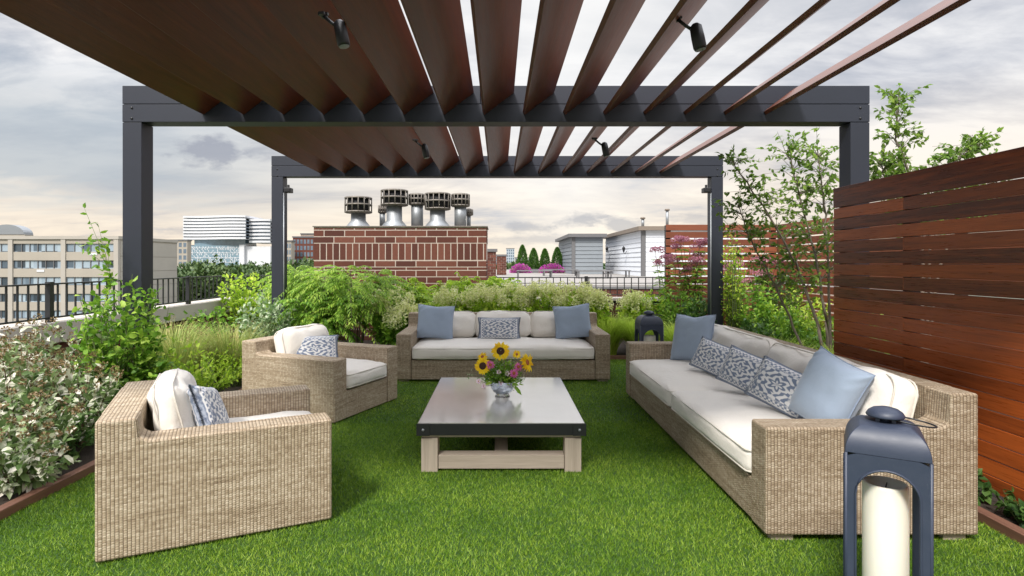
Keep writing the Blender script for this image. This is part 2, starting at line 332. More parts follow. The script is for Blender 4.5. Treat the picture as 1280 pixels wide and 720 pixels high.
def sumac(name,label,loc,h,rad,nbr,nfr,fl,mat,group,npair=15,up=.35,lw=.024,cat='shrub',ll=.085):
    t=thing(name,label,cat,loc,0,group); sm=MB(); P=[];D=[];N=[]
    for b in range(nbr):
        a=2*PI*b/nbr+rng.uniform(-.4,.4); rr=rad*rng.uniform(.15,.62); tip=np.array([rr*math.cos(a),rr*math.sin(a),h*rng.uniform(.5,.86)])
        base=np.array([tip[0]*.1,tip[1]*.1,0]); mid=(base+tip)/2+np.array([tip[0]*-.1,0,.1*h]); q=np.linspace(0,1,6)[:,None]
        sm.tube((1-q)**2*base+2*q*(1-q)*mid+q*q*tip,.016,5,r1=.007)
        for k in range(nfr):
            a2=rng.uniform(0,2*PI); L=fl*rng.uniform(.65,1.15); el=rng.uniform(up-.5,up+.6)
            d0=np.array([math.cos(a2)*math.cos(el),math.sin(a2)*math.cos(el),math.sin(el)])
            s0=tip-np.array([0,0,rng.uniform(0,.18*h)])
            q=np.linspace(0,1,npair+2); c=s0+d0*L*q[:,None]; c[:,2]-=.55*L*q**2
            sm.tube(c[::3],.003,3,caps=False,r1=.001)
            dv=unit(np.gradient(c,axis=0)); side=unit(np.cross(dv,[0,0,1])+1e-6)
            for sg in (-1,1):
                i=slice(2,None); wl=np.sin(np.clip(q[i]*1.1,0,1)*PI)**.4
                P.append(c[i]); D.append(side[i]*sg*.9+dv[i]*.55+np.array([0,0,-.45])+rnd(len(c[i]),.12)); N.append(np.tile([0,0,1.],(len(c[i]),1)))
                N[-1]+=rnd(len(N[-1]),.2)
    P=np.concatenate(P);D=np.concatenate(D);N=np.concatenate(N);n=len(P)
    sm.build('branches',M['bark' if h>1.3 else 'stem'],t)
    leaves('foliage',P,D,N,ll*rng.uniform(.7,1.15,n),lw,M[mat],t)
    return t
def grass_clump(name,label,loc,r,h,n,mat,group,w=.008,arch=.8,seeds=None):
    t=thing(name,label,'ornamental grass',loc,0,group); k=6
    a=rng.uniform(0,2*PI,n); b=rng.uniform(0,1,n)**.5*r*.35; base=np.stack([b*np.cos(a),b*np.sin(a),np.zeros(n)],1)
    a2=a+rng.normal(size=n)*.5; out=np.stack([np.cos(a2),np.sin(a2),np.zeros(n)],1); hh=h*rng.uniform(.55,1.1,n); sp=r*rng.uniform(.2,1.0,n)
    q=np.linspace(0,1,k); C=base[:,None,:]+out[:,None,:]*(sp[:,None]*q[None]**1.7)[:,:,None]
    C[:,:,2]+= hh[:,None]*(q-arch*.35*q**3)[None]
    side=np.cross(out,[0,0,1]); ww=(w*(1-q**2)*.5+.0006)[None,:,None]
    V=np.stack([C-side[:,None,:]*ww,C+side[:,None,:]*ww],2).reshape(-1,3)
    i=np.arange(k-1)*2; quad=np.stack([i,i+1,i+3,i+2],1); T=(quad[None]+(np.arange(n)*2*k)[:,None,None]).reshape(-1,4)
    mesh_np('blades',V,T,M[mat],t)
    if seeds:
        idx=rng.choice(n,seeds); Pp,o,nn=blobs(C[idx,-1]+[0,0,.02],10,(.012,.012,.05),.01)
        leaves('seed_heads',Pp,o+[0,0,1],nn,.018,.006,M['f_rust'],t)
    return t

# ------------------------------------------------------------------ SETTING: ground
def sheet(name,x0,x1,y0,y1,z,mat,label=None):
    o=MB().box(x0,x1,y0,y1,z-.05,z).build(name,M[mat]); o['kind']='structure'; return o
o=MB().add([(-3000,-600,-12),(3000,-600,-12),(3000,6000,-12),(-3000,6000,-12)],[(0,1,2,3)]).build('ground',M['city']); o['kind']='structure'
o=MB().box(-5.3,5.6,-4,11.3,-12,-.06).build('roof_deck',M['roofgrey']); o['kind']='structure'
TX0,TX1,TY1=-2.90,2.78,8.95
mt=m_plain('turf_backing',(.03,.075,.01),.95,0,.4,30); M['turfb']=mt
sheet('lawn',TX0,TX1,-3.9,TY1,0,'turfb')
sb=MB().box(-5.02,TX0-.07,-3.9,11.0,-.05,.03).box(TX1+.07,5.3,-3.9,11.0,-.05,.03).box(TX0-.07,TX1+.07,TY1+.07,11.0,-.05,.03)
o=sb.build('planting_soil',M['soil']); o['kind']='structure'
kb=MB().box(TX0-.07,TX0,-3.9,TY1+.07,-.05,.06).box(TX1,TX1+.07,-3.9,TY1+.07,-.05,.06).box(TX0,TX1,TY1,TY1+.07,-.05,.06)
o=kb.build('kerb',M['edging'],bevel=.006); o['kind']='structure'
# turf pile: real blades
def turf():
    n1,n2=430000,170000
    x=np.concatenate([rng.uniform(TX0,TX1,n1),rng.uniform(TX0,TX1,n2)]); y=np.concatenate([rng.uniform(2.0,5.4,n1),rng.uniform(5.4,TY1,n2)])
    n=n1+n2; a=rng.uniform(0,2*PI,n); hh=rng.uniform(.010,.023,n); w=rng.uniform(.0013,.0024,n); w[n1:]*=1.5
    lean=rng.uniform(.2,1.3,n)*hh; b=rng.uniform(0,2*PI,n)
    # soft nap that drifts across the lawn
    nap=np.array([noise.noise(Vector((x[i]*1.4,y[i]*1.4,0))) for i in range(0,n,50)]); nap=np.repeat(nap,50)[:n]
    P=np.stack([x,y,np.zeros(n)],1); s=np.stack([np.cos(a),np.sin(a),np.zeros(n)],1)*w[:,None]
    tip=P+np.stack([np.cos(b)*lean,np.sin(b)*lean,hh],1)
    V=np.stack([P-s,P+s,tip],1).reshape(-1,3); T=np.arange(3*n).reshape(-1,3)
    o=mesh_np('grass',V,T,M['purple_leaf']); o['kind']='stuff'; o['label']='short bright green artificial turf covering the terrace floor'; o['category']='grass'
turf()

# ------------------------------------------------------------------ brick helper
def bricks(mb,x0,x1,z0,z1,y,bl=.2,bh=.065,g=.011,pr=.008,M4=None,soldier=False,dep=.03):
    z=z0;r=0
    if soldier:
        x=x0
        while x<x1-.02:
            mb.box(x,min(x+bh,x1),y-pr,y+dep,z0,z1,M=M4); x+=bh+g
        return
    while z<z1-.02:
        x=x0-(bl/2 if r%2 else 0)
        while x<x1:
            a,b=max(x,x0),min(x+bl,x1)
            if b-a>.015: mb.box(a,b,y-pr,y+dep,z,min(z+bh,z1),M=M4)
            x+=bl+g
        z+=bh+g;r+=1
# parapets
XL,YB=-5.02,11.0; ZC=.84
t=thing('parapet_wall','long low wall with pale stone coping and black railing along left side','parapet',(XL,0,0))
MB().box(-.25,-.005,-4,YB+.25,-.05,ZC-.24).build('wall',M['mortar_d'],t)
mb=MB(); bricks(mb,-3.9,YB,.0,ZC-.245,0,M4=Matrix.Rotation(R(90),4,'Z')@Matrix.Translation((0,0,0))); mb.build('brickwork',M['brick'],t,recalc=True)
MB().box(-.31,.05,-4,YB+.32,ZC-.24,ZC).build('coping',M['stone'],t,bevel=.012)
t=thing('parapet_wall','low wall with pale coping behind the feathery shrubs at back left','parapet',(0,YB,0))
MB().box(XL+.055,-3.60,.005,.25,-.05,ZC-.24).build('wall',M['mortar_d'],t)
mb=MB(); bricks(mb,XL+.055,-3.6,0,ZC-.245,0); mb.build('brickwork',M['brick'],t)
MB().box(XL+.055,-3.6,-.05,.31,ZC-.239,ZC-.002).build('coping',M['stone'],t,bevel=.012)
t=thing('parapet_wall','low brick wall with pale coping behind the back sofa, right of chimney','parapet',(0,YB,0))
MB().box(-.2,5.3,.005,.25,-.05,ZC-.1).build('wall',M['mortar_d'],t)
mb=MB(); bricks(mb,-.2,5.3,0,ZC-.11,0); mb.build('brickwork',M['brick'],t)
MB().box(-.2,5.3,-.05,.31,ZC-.06,ZC-.0).build('coping',M['stone'],t,bevel=.01)
MB().box(-.2,5.3,-.02,.28,ZC-.1,ZC-.061).build('flashing',M['dark'],t)
# railings
def railing(label,p0,p1,z0,z1,posts,sec=None,skip=None):
    p0=Vector(p0);p1=Vector(p1);L=(p1-p0).length; ang=math.atan2((p1-p0).y,(p1-p0).x)
    t=thing('metal_railing',label,'railing',(p0.x,p0.y,0),ang)
    MB().box(0,L,-.022,.022,z1-.018,z1).build('top_rail',M['black'],t,bevel=.003)
    b=MB().box(0,L,-.015,.015,z0+.04,z0+.058)
    if sec: b.box(0,L,-.015,.015,sec-.012,sec)
    b.build('rail',M['black'],t)
    pk=MB(); n=int(L/.137)
    for i in range(n): x=.07+i*.137; pk.box(x-.008,x+.008,-.008,.008,z0+.058,z1-.018)
    pk.build('pickets',M['black'],t)
    for d in posts: MB().box(d-.03,d+.03,-.03,.03,z0-.0,z1+.015).build('post',M['black'],t,bevel=.003)
    return t
railing('black picket railing on the long left parapet in front of office block',(XL+.0,1.0,0),(XL+.0,10.93,0),ZC,1.277,[2.6,5.43,8.3,9.86])
railing('short black railing on back parapet near the left corner',(XL+.1,YB+.1,0),(-3.62,YB+.1,0),ZC-.002,1.27,[.7])
railing('black railing on the back parapet between chimney and wood screen',(-.12,YB+.12,0),(5.2,YB+.12,0),ZC,1.235,[.05,1.8,3.5],sec=1.12)

# ------------------------------------------------------------------ PERGOLA
YF,YBk,YN=5.44,9.0,1.88
ZT,ZB=3.177,2.835
t=thing('pergola','large dark steel pergola with tilted brown wooden louvres over the lounge','pergola',(0,0,0))
for Y,b in ((YF,ZB),(YBk,ZB+.02),(YN,ZB)):
    m=MB().box(-3.56,3.50,Y,Y+.19,b,b+.165).box(-3.56,-.18,Y,Y+.19,b+.171,ZT).box(-.175,3.50,Y,Y+.19,b+.171,ZT).box(-3.55,3.49,Y+.008,Y+.182,b+.165,b+.171)
    m.build('beam',M['steel'],t,bevel=.004)
    for x0 in (-3.56,3.32):
        p=MB().box(x0,x0+.18,Y+.002,Y+.188,-.05,b-.004)
        p.build('post',M['steel'],t,bevel=.004)
for x0 in (-3.47,3.41):
    for Y in (YF,YBk):
        for dz_ in (-.05,.05): MB().lathe([(.012,0),(.011,.006),(.001,.008)],8,M=Matrix.Translation((x0,Y-.0005,ZB+.083+dz_))@Matrix.Rotation(R(90),4,'X')).build('bolt',M['black'],t)
def slat(y0,y1,xb):
    z0,z1=2.90,3.10+.012; dx,dz=.278,z1-z0; Ln=math.hypot(dx,dz); th=.036; nx,nz=-dz/Ln*th,dx/Ln*th
    return MB().prism([(xb,z0),(xb+dx,z1),(xb+dx+nx,z1+nz),(xb+nx,z0+nz)],y0,y1).build('louvre',M['louvre'],t,bevel=.003)
for i in range(15):
    xb=-2.79+i*.379
    slat(YN+.192,YF-.002,xb); slat(YF+.192,YBk-.002,xb)
for x,s in ((-3.375,1),(3.315,-1)):
    MB().tube([(x,YBk+.02,.05),(x,YBk+.02,2.6)],.011,6).build('conduit',M['galv'],t)
# spotlights clamped on louvres
def spot(label,loc,s,flip=1,rz=0):
    q=thing('spotlight',label,'spotlight',loc,rz,'black spotlights clamped to the louvres'); q.scale=(.86,.86,.86)
    MB().box(-.035,.035,-.012,.012,-.02,.0).box(-.02,.02,-.045,.045,-.028,-.008).build('bracket',M['black'],q,bevel=.003)
    MB().tube([(0,0,-.02),(.055*s,-.01,-.07),(.10*s,-.02,-.105)],.012,8).build('arm',M['black'],q)
    b=MB(); Mx=Matrix.Translation((.135*s,-.03,-.16))@Matrix.Rotation(R(-12*s),4,'Y')
    b.lathe([(.02,.095),(.04,.075),(.044,.0),(.044,-.07),(.038,-.085)],16,M=Mx); b.build('lamp_head',M['black'],q)
    c=MB().lathe([(.035,-.086),(.035,-.09)],16,M=Mx).build('lens',M['galv'],q)
    return q
spot('black spotlight on a dark louvre, front left of the four',at(404,20,3.42)+Vector((0,0,.02)),1)
spot('black spotlight with bright sky around it, front right of the four',at(846,24,3.42)+Vector((0,0,.02)),1)
spot('small black spotlight under shaded louvres in the back bay',at(519,174,6.35),1)
spot('small black spotlight against pale sky in the back bay',at(743,172,6.35),1)
def spk(label,x):
    q=thing('terrace_speaker',label,'speaker',(x,YBk+.05,2.68),0,'small black speakers high on the back posts')
    MB().box(-.055,.055,-.06,.06,-.075,.0).build('housing',M['black'],q,bevel=.008)
    MB().box(-.04,.04,-.066,-.061,-.06,-.012).build('grille',M['dark'],q)
    MB().box(-.012,.012,-.02,.02,.001,.05).build('bracket',M['black'],q)
spk('small black speaker under the beam by the back left post',-3.31)
spk('small black speaker under the beam by the back right post',3.25)

# ------------------------------------------------------------------ WOOD WALL and SCREENS
t=thing('wooden_fence','tall solid fence of horizontal reddish hardwood boards beside the long sofa','fence',(3.10,0,0))
mb=MB(); z=.06; k=0; y_end=5.34; joints=[-1.0,1.35,3.55,4.45]
while z<1.985:
    hgt=.099
    ys=[-1.0,1.2+.0,4.42 if True else 0,y_end]; ys=[-1.0,1.2,3.28,4.42,y_end] if k%1==0 else ys
    jit=.0015*math.sin(k*2.7); ys=[-1.0,.9+.35*math.sin(k*1.9),3.28 if k%3 else 4.42,y_end]
    for a,b in zip(ys[:-1],ys[1:]): mb.box(0,.024,a+.0004,b-.0004,z,z+.0968+jit)
    z+=.1027;k+=1
for a,b in ((-1,2.6),(2.6,y_end)): mb.box(-.004,.028,a+.0004,b-.0004,z,2.19)
mb.build('boards',M['ipe'],t,bevel=.0025)
for y in (5.24,4.42,3.28,2.2,1.2,-.5): MB().box(.03,.10,y-.045,y+.045,-.05,2.15).build('post',M['dark'],t)
def screen(label,p0,p1,ztop,board,gap,mat,rows=13):
    p0=Vector(p0);p1=Vector(p1);L=(p1-p0).length; ang=math.atan2((p1-p0).y,(p1-p0).x)
    t=thing('wooden_screen',label,'fence',(p0.x,p0.y,0),ang); mb=MB(); z=ztop-.11
    mb.box(0,L,-.02,.02,ztop-.11,ztop); k=0
    while z>.15:
        z-=gap; z-=board; mb.box(0,L,-.012,.012,z,z+board); k+=1
    mb.build('boards',M[mat],t,bevel=.003)
    n=max(2,int(L/2.0)+1)
    for i in range(n): x=.05+(L-.1)*i/(n-1); MB().box(x-.05,x+.05,.022,.10,-.05,ztop-.01).build('post',M['black'],t)
screen('open slatted wood screen behind the flowers at the back right corner',(3.16,10.92,0),(5.26,10.92,0),2.23,.116,.026,'ipe_x')
screen('open slatted wood screen running beside the tree on the right boundary',(5.3,11,0),(5.3,4.5,0),2.23,.118,.022,'ipe_x')

# ------------------------------------------------------------------ CUSHIONS
def soft_box(w,d,h,r,bul=.03,n=18,seed=0,sag=0,wr=.006,puff=.012):
    V=[];Fc=[];idx={}
    def vid(i,j,k):
        key=(i,j,k)
        if key in idx: return idx[key]
        g=lambda a: math.sin((a/n-.5)*PI)*.5*.35+(a/n-.5)*.65
        p=Vector((g(i)*w,g(j)*d,g(k)*h)); half=Vector((w/2,d/2,h/2)); inn=Vector([max(-(half[a]-r),min(half[a]-r,p[a])) for a in range(3)])
        dd=p-inn; q=inn+(dd.normalized()*r if dd.length>1e-9 else Vector())
        sx,sy,sz=q.x/(w/2),q.y/(d/2),q.z/(h/2)
        q.z+= (bul if sz>0 else -bul*.3)*(1-abs(sx)**2.5)*(1-abs(sy)**2.5)*min(1,abs(sz)*1.2)
        q.x+= math.copysign(puff,sx)*max(0,(1-sz*sz))*min(1,abs(sx)**6)*(1-sy**4)
        q.y+= math.copysign(puff,sy)*max(0,(1-sz*sz))*min(1,abs(sy)**6)*(1-sx**4)
        nn=noise.fractal(Vector((q.x*4+seed,q.y*4,q.z*5)),1.0,2.0,3)*wr; q+=Vector((nn*.4,nn*.4,nn))
        idx[key]=len(V); V.append(q); return idx[key]
    for a in range(n):
        for b in range(n):
            for k,fl in ((0,1),(n,0)):
                for q in ([(a,b,k),(a+1,b,k),(a+1,b+1,k),(a,b+1,k)],[(a,k,b),(a,k,b+1),(a+1,k,b+1),(a+1,k,b)],[(k,a,b),(k,a+1,b),(k,a+1,b+1),(k,a,b+1)]):
                    ids=[vid(*c) for c in q]; Fc.append(ids[::-1] if fl else ids)
    return V,Fc
def piping_loop(w,d,z,r,puff=0):
    pts=[];c=r
    for cx,cy,a0 in ((w/2-c,d/2-c,0),(-w/2+c,d/2-c,90),(-w/2+c,-d/2+c,180),(w/2-c,-d/2+c,270)):
        for k in range(5): a=R(a0+k*22.5); pts.append((cx+c*math.cos(a),cy+c*math.sin(a),z))
    return pts
def cushion(name,w,d,h,parent,loc,rot=(0,0,0),bul=.03,r=None,seed=0,wr=.008,lab=None):
    r=r or min(.05,h*.3)
    V,Fc=soft_box(w,d,h,r,bul,seed=seed,wr=wr); m=MB(); m.add(V,Fc,smooth=True); o=m.build(name,M['linen'],parent); o.location=loc; o.rotation_euler=rot
    p=MB()
    for zz in (h/2-r*.45,-h/2+r*.45):
        p.tube(piping_loop(w-.004,d-.004,zz,r*1.0),.0055,6,closed=True)
    p.build('piping',M['piping'],o)
    if lab: o['label']=lab
    return o
def pillow(label,w,h,th,loc,rot,mat='blue',group=None,name='throw_pillow',fringe=False,seed=0,dent=0.0,cat='pillow'):
    t=thing(name,label,cat,loc,0,group); t.rotation_euler=rot; n=30; V=[];Fc=[];UV=[]
    def edge(s,tt):
        x=w/2*s*(1-.07*(1-tt*tt)*abs(s)**3); z=h/2*tt*(1-.07*(1-s*s)*abs(tt)**3)
        if dent: z-=dent*h*max(0,tt)**2*math.exp(-(s/.35)**2)
        return x,z
    for side in (-1,1):
        b=len(V)
        for i in range(n+1):
            for j in range(n+1):
                s=math.sin((i/n-.5)*PI); tt=math.sin((j/n-.5)*PI)
                x,z=edge(s,tt); T=th/2*((1-s**4)*(1-tt**4))**.55*(1-.1*(s*s+tt*tt))
                nz=noise.fractal(Vector((x*7+seed*3.1,z*7,side*2+seed)),1.0,2.0,3)
                crease=.008*math.exp(-((abs(s)-.9)**2+(abs(tt)-.9)**2)*9)*math.sin(18*(s-tt))
                y=side*(T*(1+.10*nz)+crease*(T>.01)+.001)
                V.append(Vector((x,y,z)))
        for i in range(n):
            for j in range(n):
                q=[b+i*(n+1)+j,b+(i+1)*(n+1)+j,b+(i+1)*(n+1)+j+1,b+i*(n+1)+j+1]
                if side>0: q=q[::-1]
                Fc.append(q); UV.append([(V[k].x*(.43/w),V[k].z*(.30/h)) for k in q])
    m=MB(); m.add(V,Fc,UV,smooth=True); m.build('cover',M[mat],t)
    pts=[];K=20
    for k in range(K): pts.append(edge(-1+2*k/K,-1))
    for k in range(K): pts.append(edge(1,-1+2*k/K))
    for k in range(K): pts.append(edge(1-2*k/K,1))
    for k in range(K): pts.append(edge(-1,1-2*k/K))
    MB().tube([(p[0],0,p[1]) for p in pts],.0055,6,closed=True).build('piping',M['blue_piping' if mat=='blue' else 'fringe'],t)
    if fringe:
        for sd_ in (-1,1):
            nF=600; tt=np.sort(rng.uniform(-1,1,nF))
            P=np.array([(edge(sd_,q)[0]-.004*sd_,0,edge(sd_,q)[1]) for q in tt]); D=np.stack([np.full(nF,sd_),rng.normal(size=nF)*.3,rng.normal(size=nF)*.25],1)
            fo=leaves('fringe',P,D,rnd(nF),.020,.004,M['fringe'],t)
    return t

# ------------------------------------------------------------------ SOFAS AND CHAIRS (local: +X = facing, Y = width)
def lounge(name,label,cat,loc,rz,L,W,zb,za=.595,arm=.19,bk=.15,nseat=1,nback=1,sz=.17,group=None,seed=0,backh=.36,z0=.012,foot=False,wk='wicker',bt=.24):
    t=thing(name,label,cat,loc,rz,group); hw=W/2
    for s in (-1,1):
        a=(s*hw,s*(hw-arm)); y0,y1=min(a),max(a)
        MB().prism([(0,z0),(L,z0),(L,za),(bk+.05,za),(bk+.012,za+.02),(bk,zb),(0,zb)],y0,y1).build('armrest',M[wk],t,bevel=.016,bseg=3)
    MB().box(.0006,bk-.001,-hw+arm-.001,hw-arm+.001,z0,zb-.0006).build('backrest',M[wk],t,bevel=.004)
    MB().box(bk+.004,L-.012,-hw+arm+.002,hw-arm-.002,z0,.275).build('base',M[wk],t,bevel=.01)
    for x in (.05,L-.16):
        for y in (-hw+.03,hw-.15): MB().box(x,x+.12,y,y+.12,-.0,z0).build('foot',M['oakx'],t)
    sw=(W-2*arm-.012)/nseat
    for k in range(nseat):
        y=-hw+arm+.006+sw*(k+.5)
        cushion('seat_cushion',L-bk-.10,sw-.006,sz,t,(bk+.10+(L-bk-.10)/2+.012,y,.275+sz/2+.003),bul=.034,seed=seed+k*3.3,r=.055,wr=.016)
    bw=(W-2*arm-.01)/nback
    for k in range(nback):
        y=-hw+arm+.005+bw*(k+.5)
        cushion('back_cushion',bw-.008,backh,bt-.06,t,(bk+.13,y,.275+sz+.012+backh/2),(R(76),0,R(90)),bul=.05,r=.085,seed=seed+7+k*2.1,wr=.034)
    return t
CH='wicker club chairs with cream cushions'
fa=.452; d=Vector((math.cos(fa),math.sin(fa),0)); nrm=Vector((-math.sin(fa),math.cos(fa),0))
A0=Vector((-2.0,2.845,0))+nrm*.54
chairA=lounge('wicker_armchair','woven wicker armchair nearest the camera on the left, its side panel filling the corner','armchair',A0,fa,1.145,1.08,.715,group=CH,seed=1,backh=.36,bk=.18)
fb=-.391; nb_=Vector((-math.sin(fb),math.cos(fb),0)); B0=Vector((-2.587,5.777,0))+nb_*.54
chairB=lounge('wicker_armchair','woven wicker armchair behind the nearest one, turned toward the coffee table','armchair',B0,fb,1.145,1.08,.725,group=CH,seed=5,backh=.36,bk=.18)
SO='wicker sofas with cream cushions'
sofaR=lounge('wicker_sofa','long wicker sofa with two cream seat cushions along the reddish wood fence','sofa',(1.432+1.145,3.09+1.716,0),PI,1.145,3.43,.80,za=.618,nseat=2,nback=2,group=SO,seed=9,backh=.38,z0=.036,wk='wicker_b',bt=.27)
sofaB=lounge('wicker_sofa','shorter wicker sofa with one bench cushion at the back facing the camera','sofa',(.05,7.25+1.145,0),-PI/2,1.145,2.70,.79,za=.605,nseat=1,nback=3,group=SO,seed=21,backh=.36,z0=.03,wk='wicker_b',bt=.24)

PB='plain blue square throw pillows'; PP='blue and white patterned lumbar pillows'
def lp(T,x,y,z): return T.matrix_basis@Vector((x,y,z))
ru=R(-14)
pillow('plain blue pillow at the left end of the back sofa',.50,.46,.17,(-.87,7.86,.70),(ru,R(4),R(6)),'blue',PB,seed=1,dent=.02)
pillow('plain blue pillow at the right end of the back sofa',.50,.46,.17,(1.0,7.86,.705),(ru,R(-6),R(-6)),'blue',PB,seed=2,dent=.02)
pillow('patterned lumbar pillow in the middle of the back sofa',.56,.30,.12,(.0,7.80,.615),(ru,0,0),'pattern',PP,'lumbar_pillow',True,seed=3)
# right sofa: faces -X; pillow face normal is local -Y -> rotate so it looks toward -X and the camera
pillow('plain blue pillow at the far end of the long sofa',.48,.50,.19,(2.02,6.02,.72),(R(-16),R(-3),R(-55)),'blue',PB,seed=4,dent=.04)
pillow('patterned lumbar pillow nearest the far blue one on the long sofa',.46,.30,.15,(1.98,5.30,.625),(R(-24),R(10),R(-66)),'pattern',PP,'lumbar_pillow',True,seed=5)
pillow('middle patterned lumbar pillow of three on the long sofa',.46,.31,.15,(1.98,4.62,.63),(R(-24),R(11),R(-66)),'pattern',PP,'lumbar_pillow',True,seed=6)
pillow('patterned lumbar pillow leaning beside the near blue pillow on the long sofa',.48,.31,.15,(1.96,3.98,.635),(R(-26),R(13),R(-66)),'pattern',PP,'lumbar_pillow',True,seed=7)
pillow('plain blue pillow at the near end of the long sofa by the black lantern',.44,.46,.21,(2.03,3.55,.70),(R(-20),R(14),R(-80)),'blue',PB,seed=8,dent=.0)
pillow('patterned lumbar pillow on the nearest left armchair',.42,.30,.13,lp(chairA,.50,-.10,.62),(R(-22),R(14),fa+R(75)),'pattern',PP,'lumbar_pillow',True,seed=9)
pillow('patterned lumbar pillow on the armchair behind the nearest',.50,.29,.13,lp(chairB,.50,-.06,.60),(R(-20),R(2),fb+R(50)),'pattern',PP,'lumbar_pillow',True,seed=10)

# ------------------------------------------------------------------ COFFEE TABLE
tx,ty,tw,td,zt=-.590,4.10,1.21,1.66,.357
T=thing('coffee_table','low coffee table with black-edged grey top and pale wood legs','table',(tx,ty,0))
MB().box(.006,tw-.006,.006,td-.006,zt-.085,zt-.002).build('top_edge',M['black'],T,bevel=.003)
MB().box(.012,tw-.012,.012,td-.012,zt-.0015,zt+.0025).build('tabletop',M['zinc'],T)
for x0 in (.0,tw-.095):
    for y0,y1 in ((.0,.004),(td-.004,td)):
        MB().box(x0,x0+.095,y0,y1,zt-.087,zt-.001).build('corner_plate',M['black'],T,bevel=.0015)
        MB().lathe([(.011,0),(.009,.006),(.001,.008)],12,M=Matrix.Translation((x0+.0475,y0 if y0==0 else y1,zt-.045))@Matrix.Rotation(R(90 if y0==0 else -90),4,'X')).build('bolt',M['galv'],T)
MB().box(.035,tw-.035,.04,td-.04,zt-.108,zt-.0855).build('apron',M['oakx'],T,bevel=.003)
for x0 in (.03,tw-.15):
    for y0 in (.03,td-.15): MB().box(x0,x0+.12,y0,y0+.12,0,zt-.109).build('leg',M['oak'],T,bevel=.004)
for y0 in (.04,td-.14): MB().box(.152,tw-.152,y0,y0+.10,.022,.122).build('stretcher',M['oakx'],T,bevel=.004)
MB().box(tw/2-.05,tw/2+.05,.142,td-.142,.03,.118).build('long_stretcher',M['oaky'],T,bevel=.004)

# vase and flowers
vx,vy=.028,4.93; vz=zt+.003
V=thing('glass_vase','round blue-silver mercury glass bowl vase on the coffee table','vase',(vx,vy,vz))
MB().lathe([(.062,.0),(.064,.004),(.058,.010),(.056,.027)],28).build('foot',M['clear'],V)
MB().lathe([(.056,.028),(.080,.045),(.098,.075),(.104,.10),(.103,.128),(.106,.134),(.100,.134),(.095,.10),(.06,.055),(.02,.045)],32).build('bowl',M['mercury'],V)
def fl_frame(nv):
    q=Vector(nv).normalized().to_track_quat('Z','Y').to_matrix().to_4x4(); return q
def stem_to(o,p):  # p: flower position relative to vase base
    m=MB(); b=Vector((p.x*.15,p.y*.15,.06)); c=[b,b.lerp(p,.5)+Vector((0,0,.02)),p]; inv=o.matrix_basis.inverted()
    m.tube([inv@(Vector((vx,vy,vz))+k) for k in c],.0025,5); m.build('stem',M['stem'],o)
def daisy(name,label,cat,p,nrm,r,rd,npet,pm,dm,group,rows=2,pw=.3,droop=0):
    o=thing(name,label,cat,(vx+p[0],vy+p[1],vz+p[2]),0,group); o.rotation_euler=Vector(nrm).normalized().to_track_quat('Z','Y').to_euler()
    P=[];D=[];N=[]
    for k in range(rows):
        a=np.arange(npet)*2*PI/npet+k*PI/npet+rng.normal(size=npet)*.07
        P.append(np.stack([np.cos(a)*rd*.8,np.sin(a)*rd*.8,np.full(npet,.002*k)],1)); D.append(np.stack([np.cos(a),np.sin(a),rng.normal(size=npet)*.18+.12*k-droop],1)); N.append(np.tile([0,0,1.],(npet,1)))
    P=np.concatenate(P);D=np.concatenate(D);N=np.concatenate(N);n=len(P)
    leaves('petals',P,D,N,(r-rd*.8)*rng.uniform(.85,1.1,n),r*pw,M[pm],o,OV)
    MB().lathe([(rd,0),(rd*.96,rd*.2),(rd*.6,rd*.36),(rd*.1,rd*.3)],16).build('flower_centre',M[dm],o)
    stem_to(o,Vector(p)); return o
def fp(px,py,dy): q=at(px,py,vy+dy); return (q.x-vx,dy,q.z-vz)
SF='sunflowers in the vase'
daisy('sunflower','largest sunflower at the top of the bouquet with dark centre','sunflower',fp(625.7,439,-.03),(.0,-1,.45),.084,.035,18,'p_yellow','disc',SF)
daisy('sunflower','sunflower at the left of the bouquet, lower than the top one','sunflower',fp(603.5,457.5,-.06),(-.3,-1,.25),.074,.032,17,'p_yellow','disc',SF)
daisy('sunflower','sunflower turned sideways at the right edge of the bouquet','sunflower',fp(659,453,-.02),(1,-.62,.3),.088,.026,17,'p_yellow','disc_o',SF)
daisy('sunflower','small half-open yellow flower right of the top sunflower','sunflower',fp(646,443,.0),(.4,-1,.5),.042,.012,12,'p_yellow','disc_o',SF)
daisy('sunflower','yellow flower half hidden behind the left sunflower','sunflower',fp(603,446,.03),(-.4,-.7,.8),.05,.016,12,'p_yellow','disc_o',SF)
CF='pink coneflowers in the vase'
daisy('coneflower','pink coneflower beside the left sunflower','coneflower',fp(613,456,-.1),(-.1,-1,.2),.042,.014,12,'p_pink','disc_o',CF,1,.32,.2)
daisy('coneflower','pink coneflower highest on the right side of the bouquet','coneflower',fp(648,458.5,-.07),(.4,-1,.3),.044,.014,12,'p_pink','disc_o',CF,1,.32,.2)
daisy('coneflower','pink coneflower lowest on the right side of the bouquet','coneflower',fp(642.5,466.5,-.10),(.2,-1,.2),.046,.014,12,'p_pink','disc_o',CF,1,.32,.2)
for (px,py,lb) in ((623.5,465,'small pale pink flower in the middle of the bouquet'),(634,467,'small pale pink flower right of the middle of the bouquet'),(625.7,478.5,'small pale pink flower hanging over the vase rim'),(598,476.5,'small pale pink flower at the low left of the bouquet'),(604.5,482.5,'lowest pale pink flower left of the vase')):
    daisy('phlox_flower',lb,'flower',fp(px,py,-.10),(rng.uniform(-.4,.4),-1,.3),.024,.005,5,'p_pale','disc_o','small pale pink flowers in the vase',1,.9)
G=thing('bouquet_greenery','leafy green stems filling the bouquet between the sunflowers','greenery',(vx,vy,vz+.13))
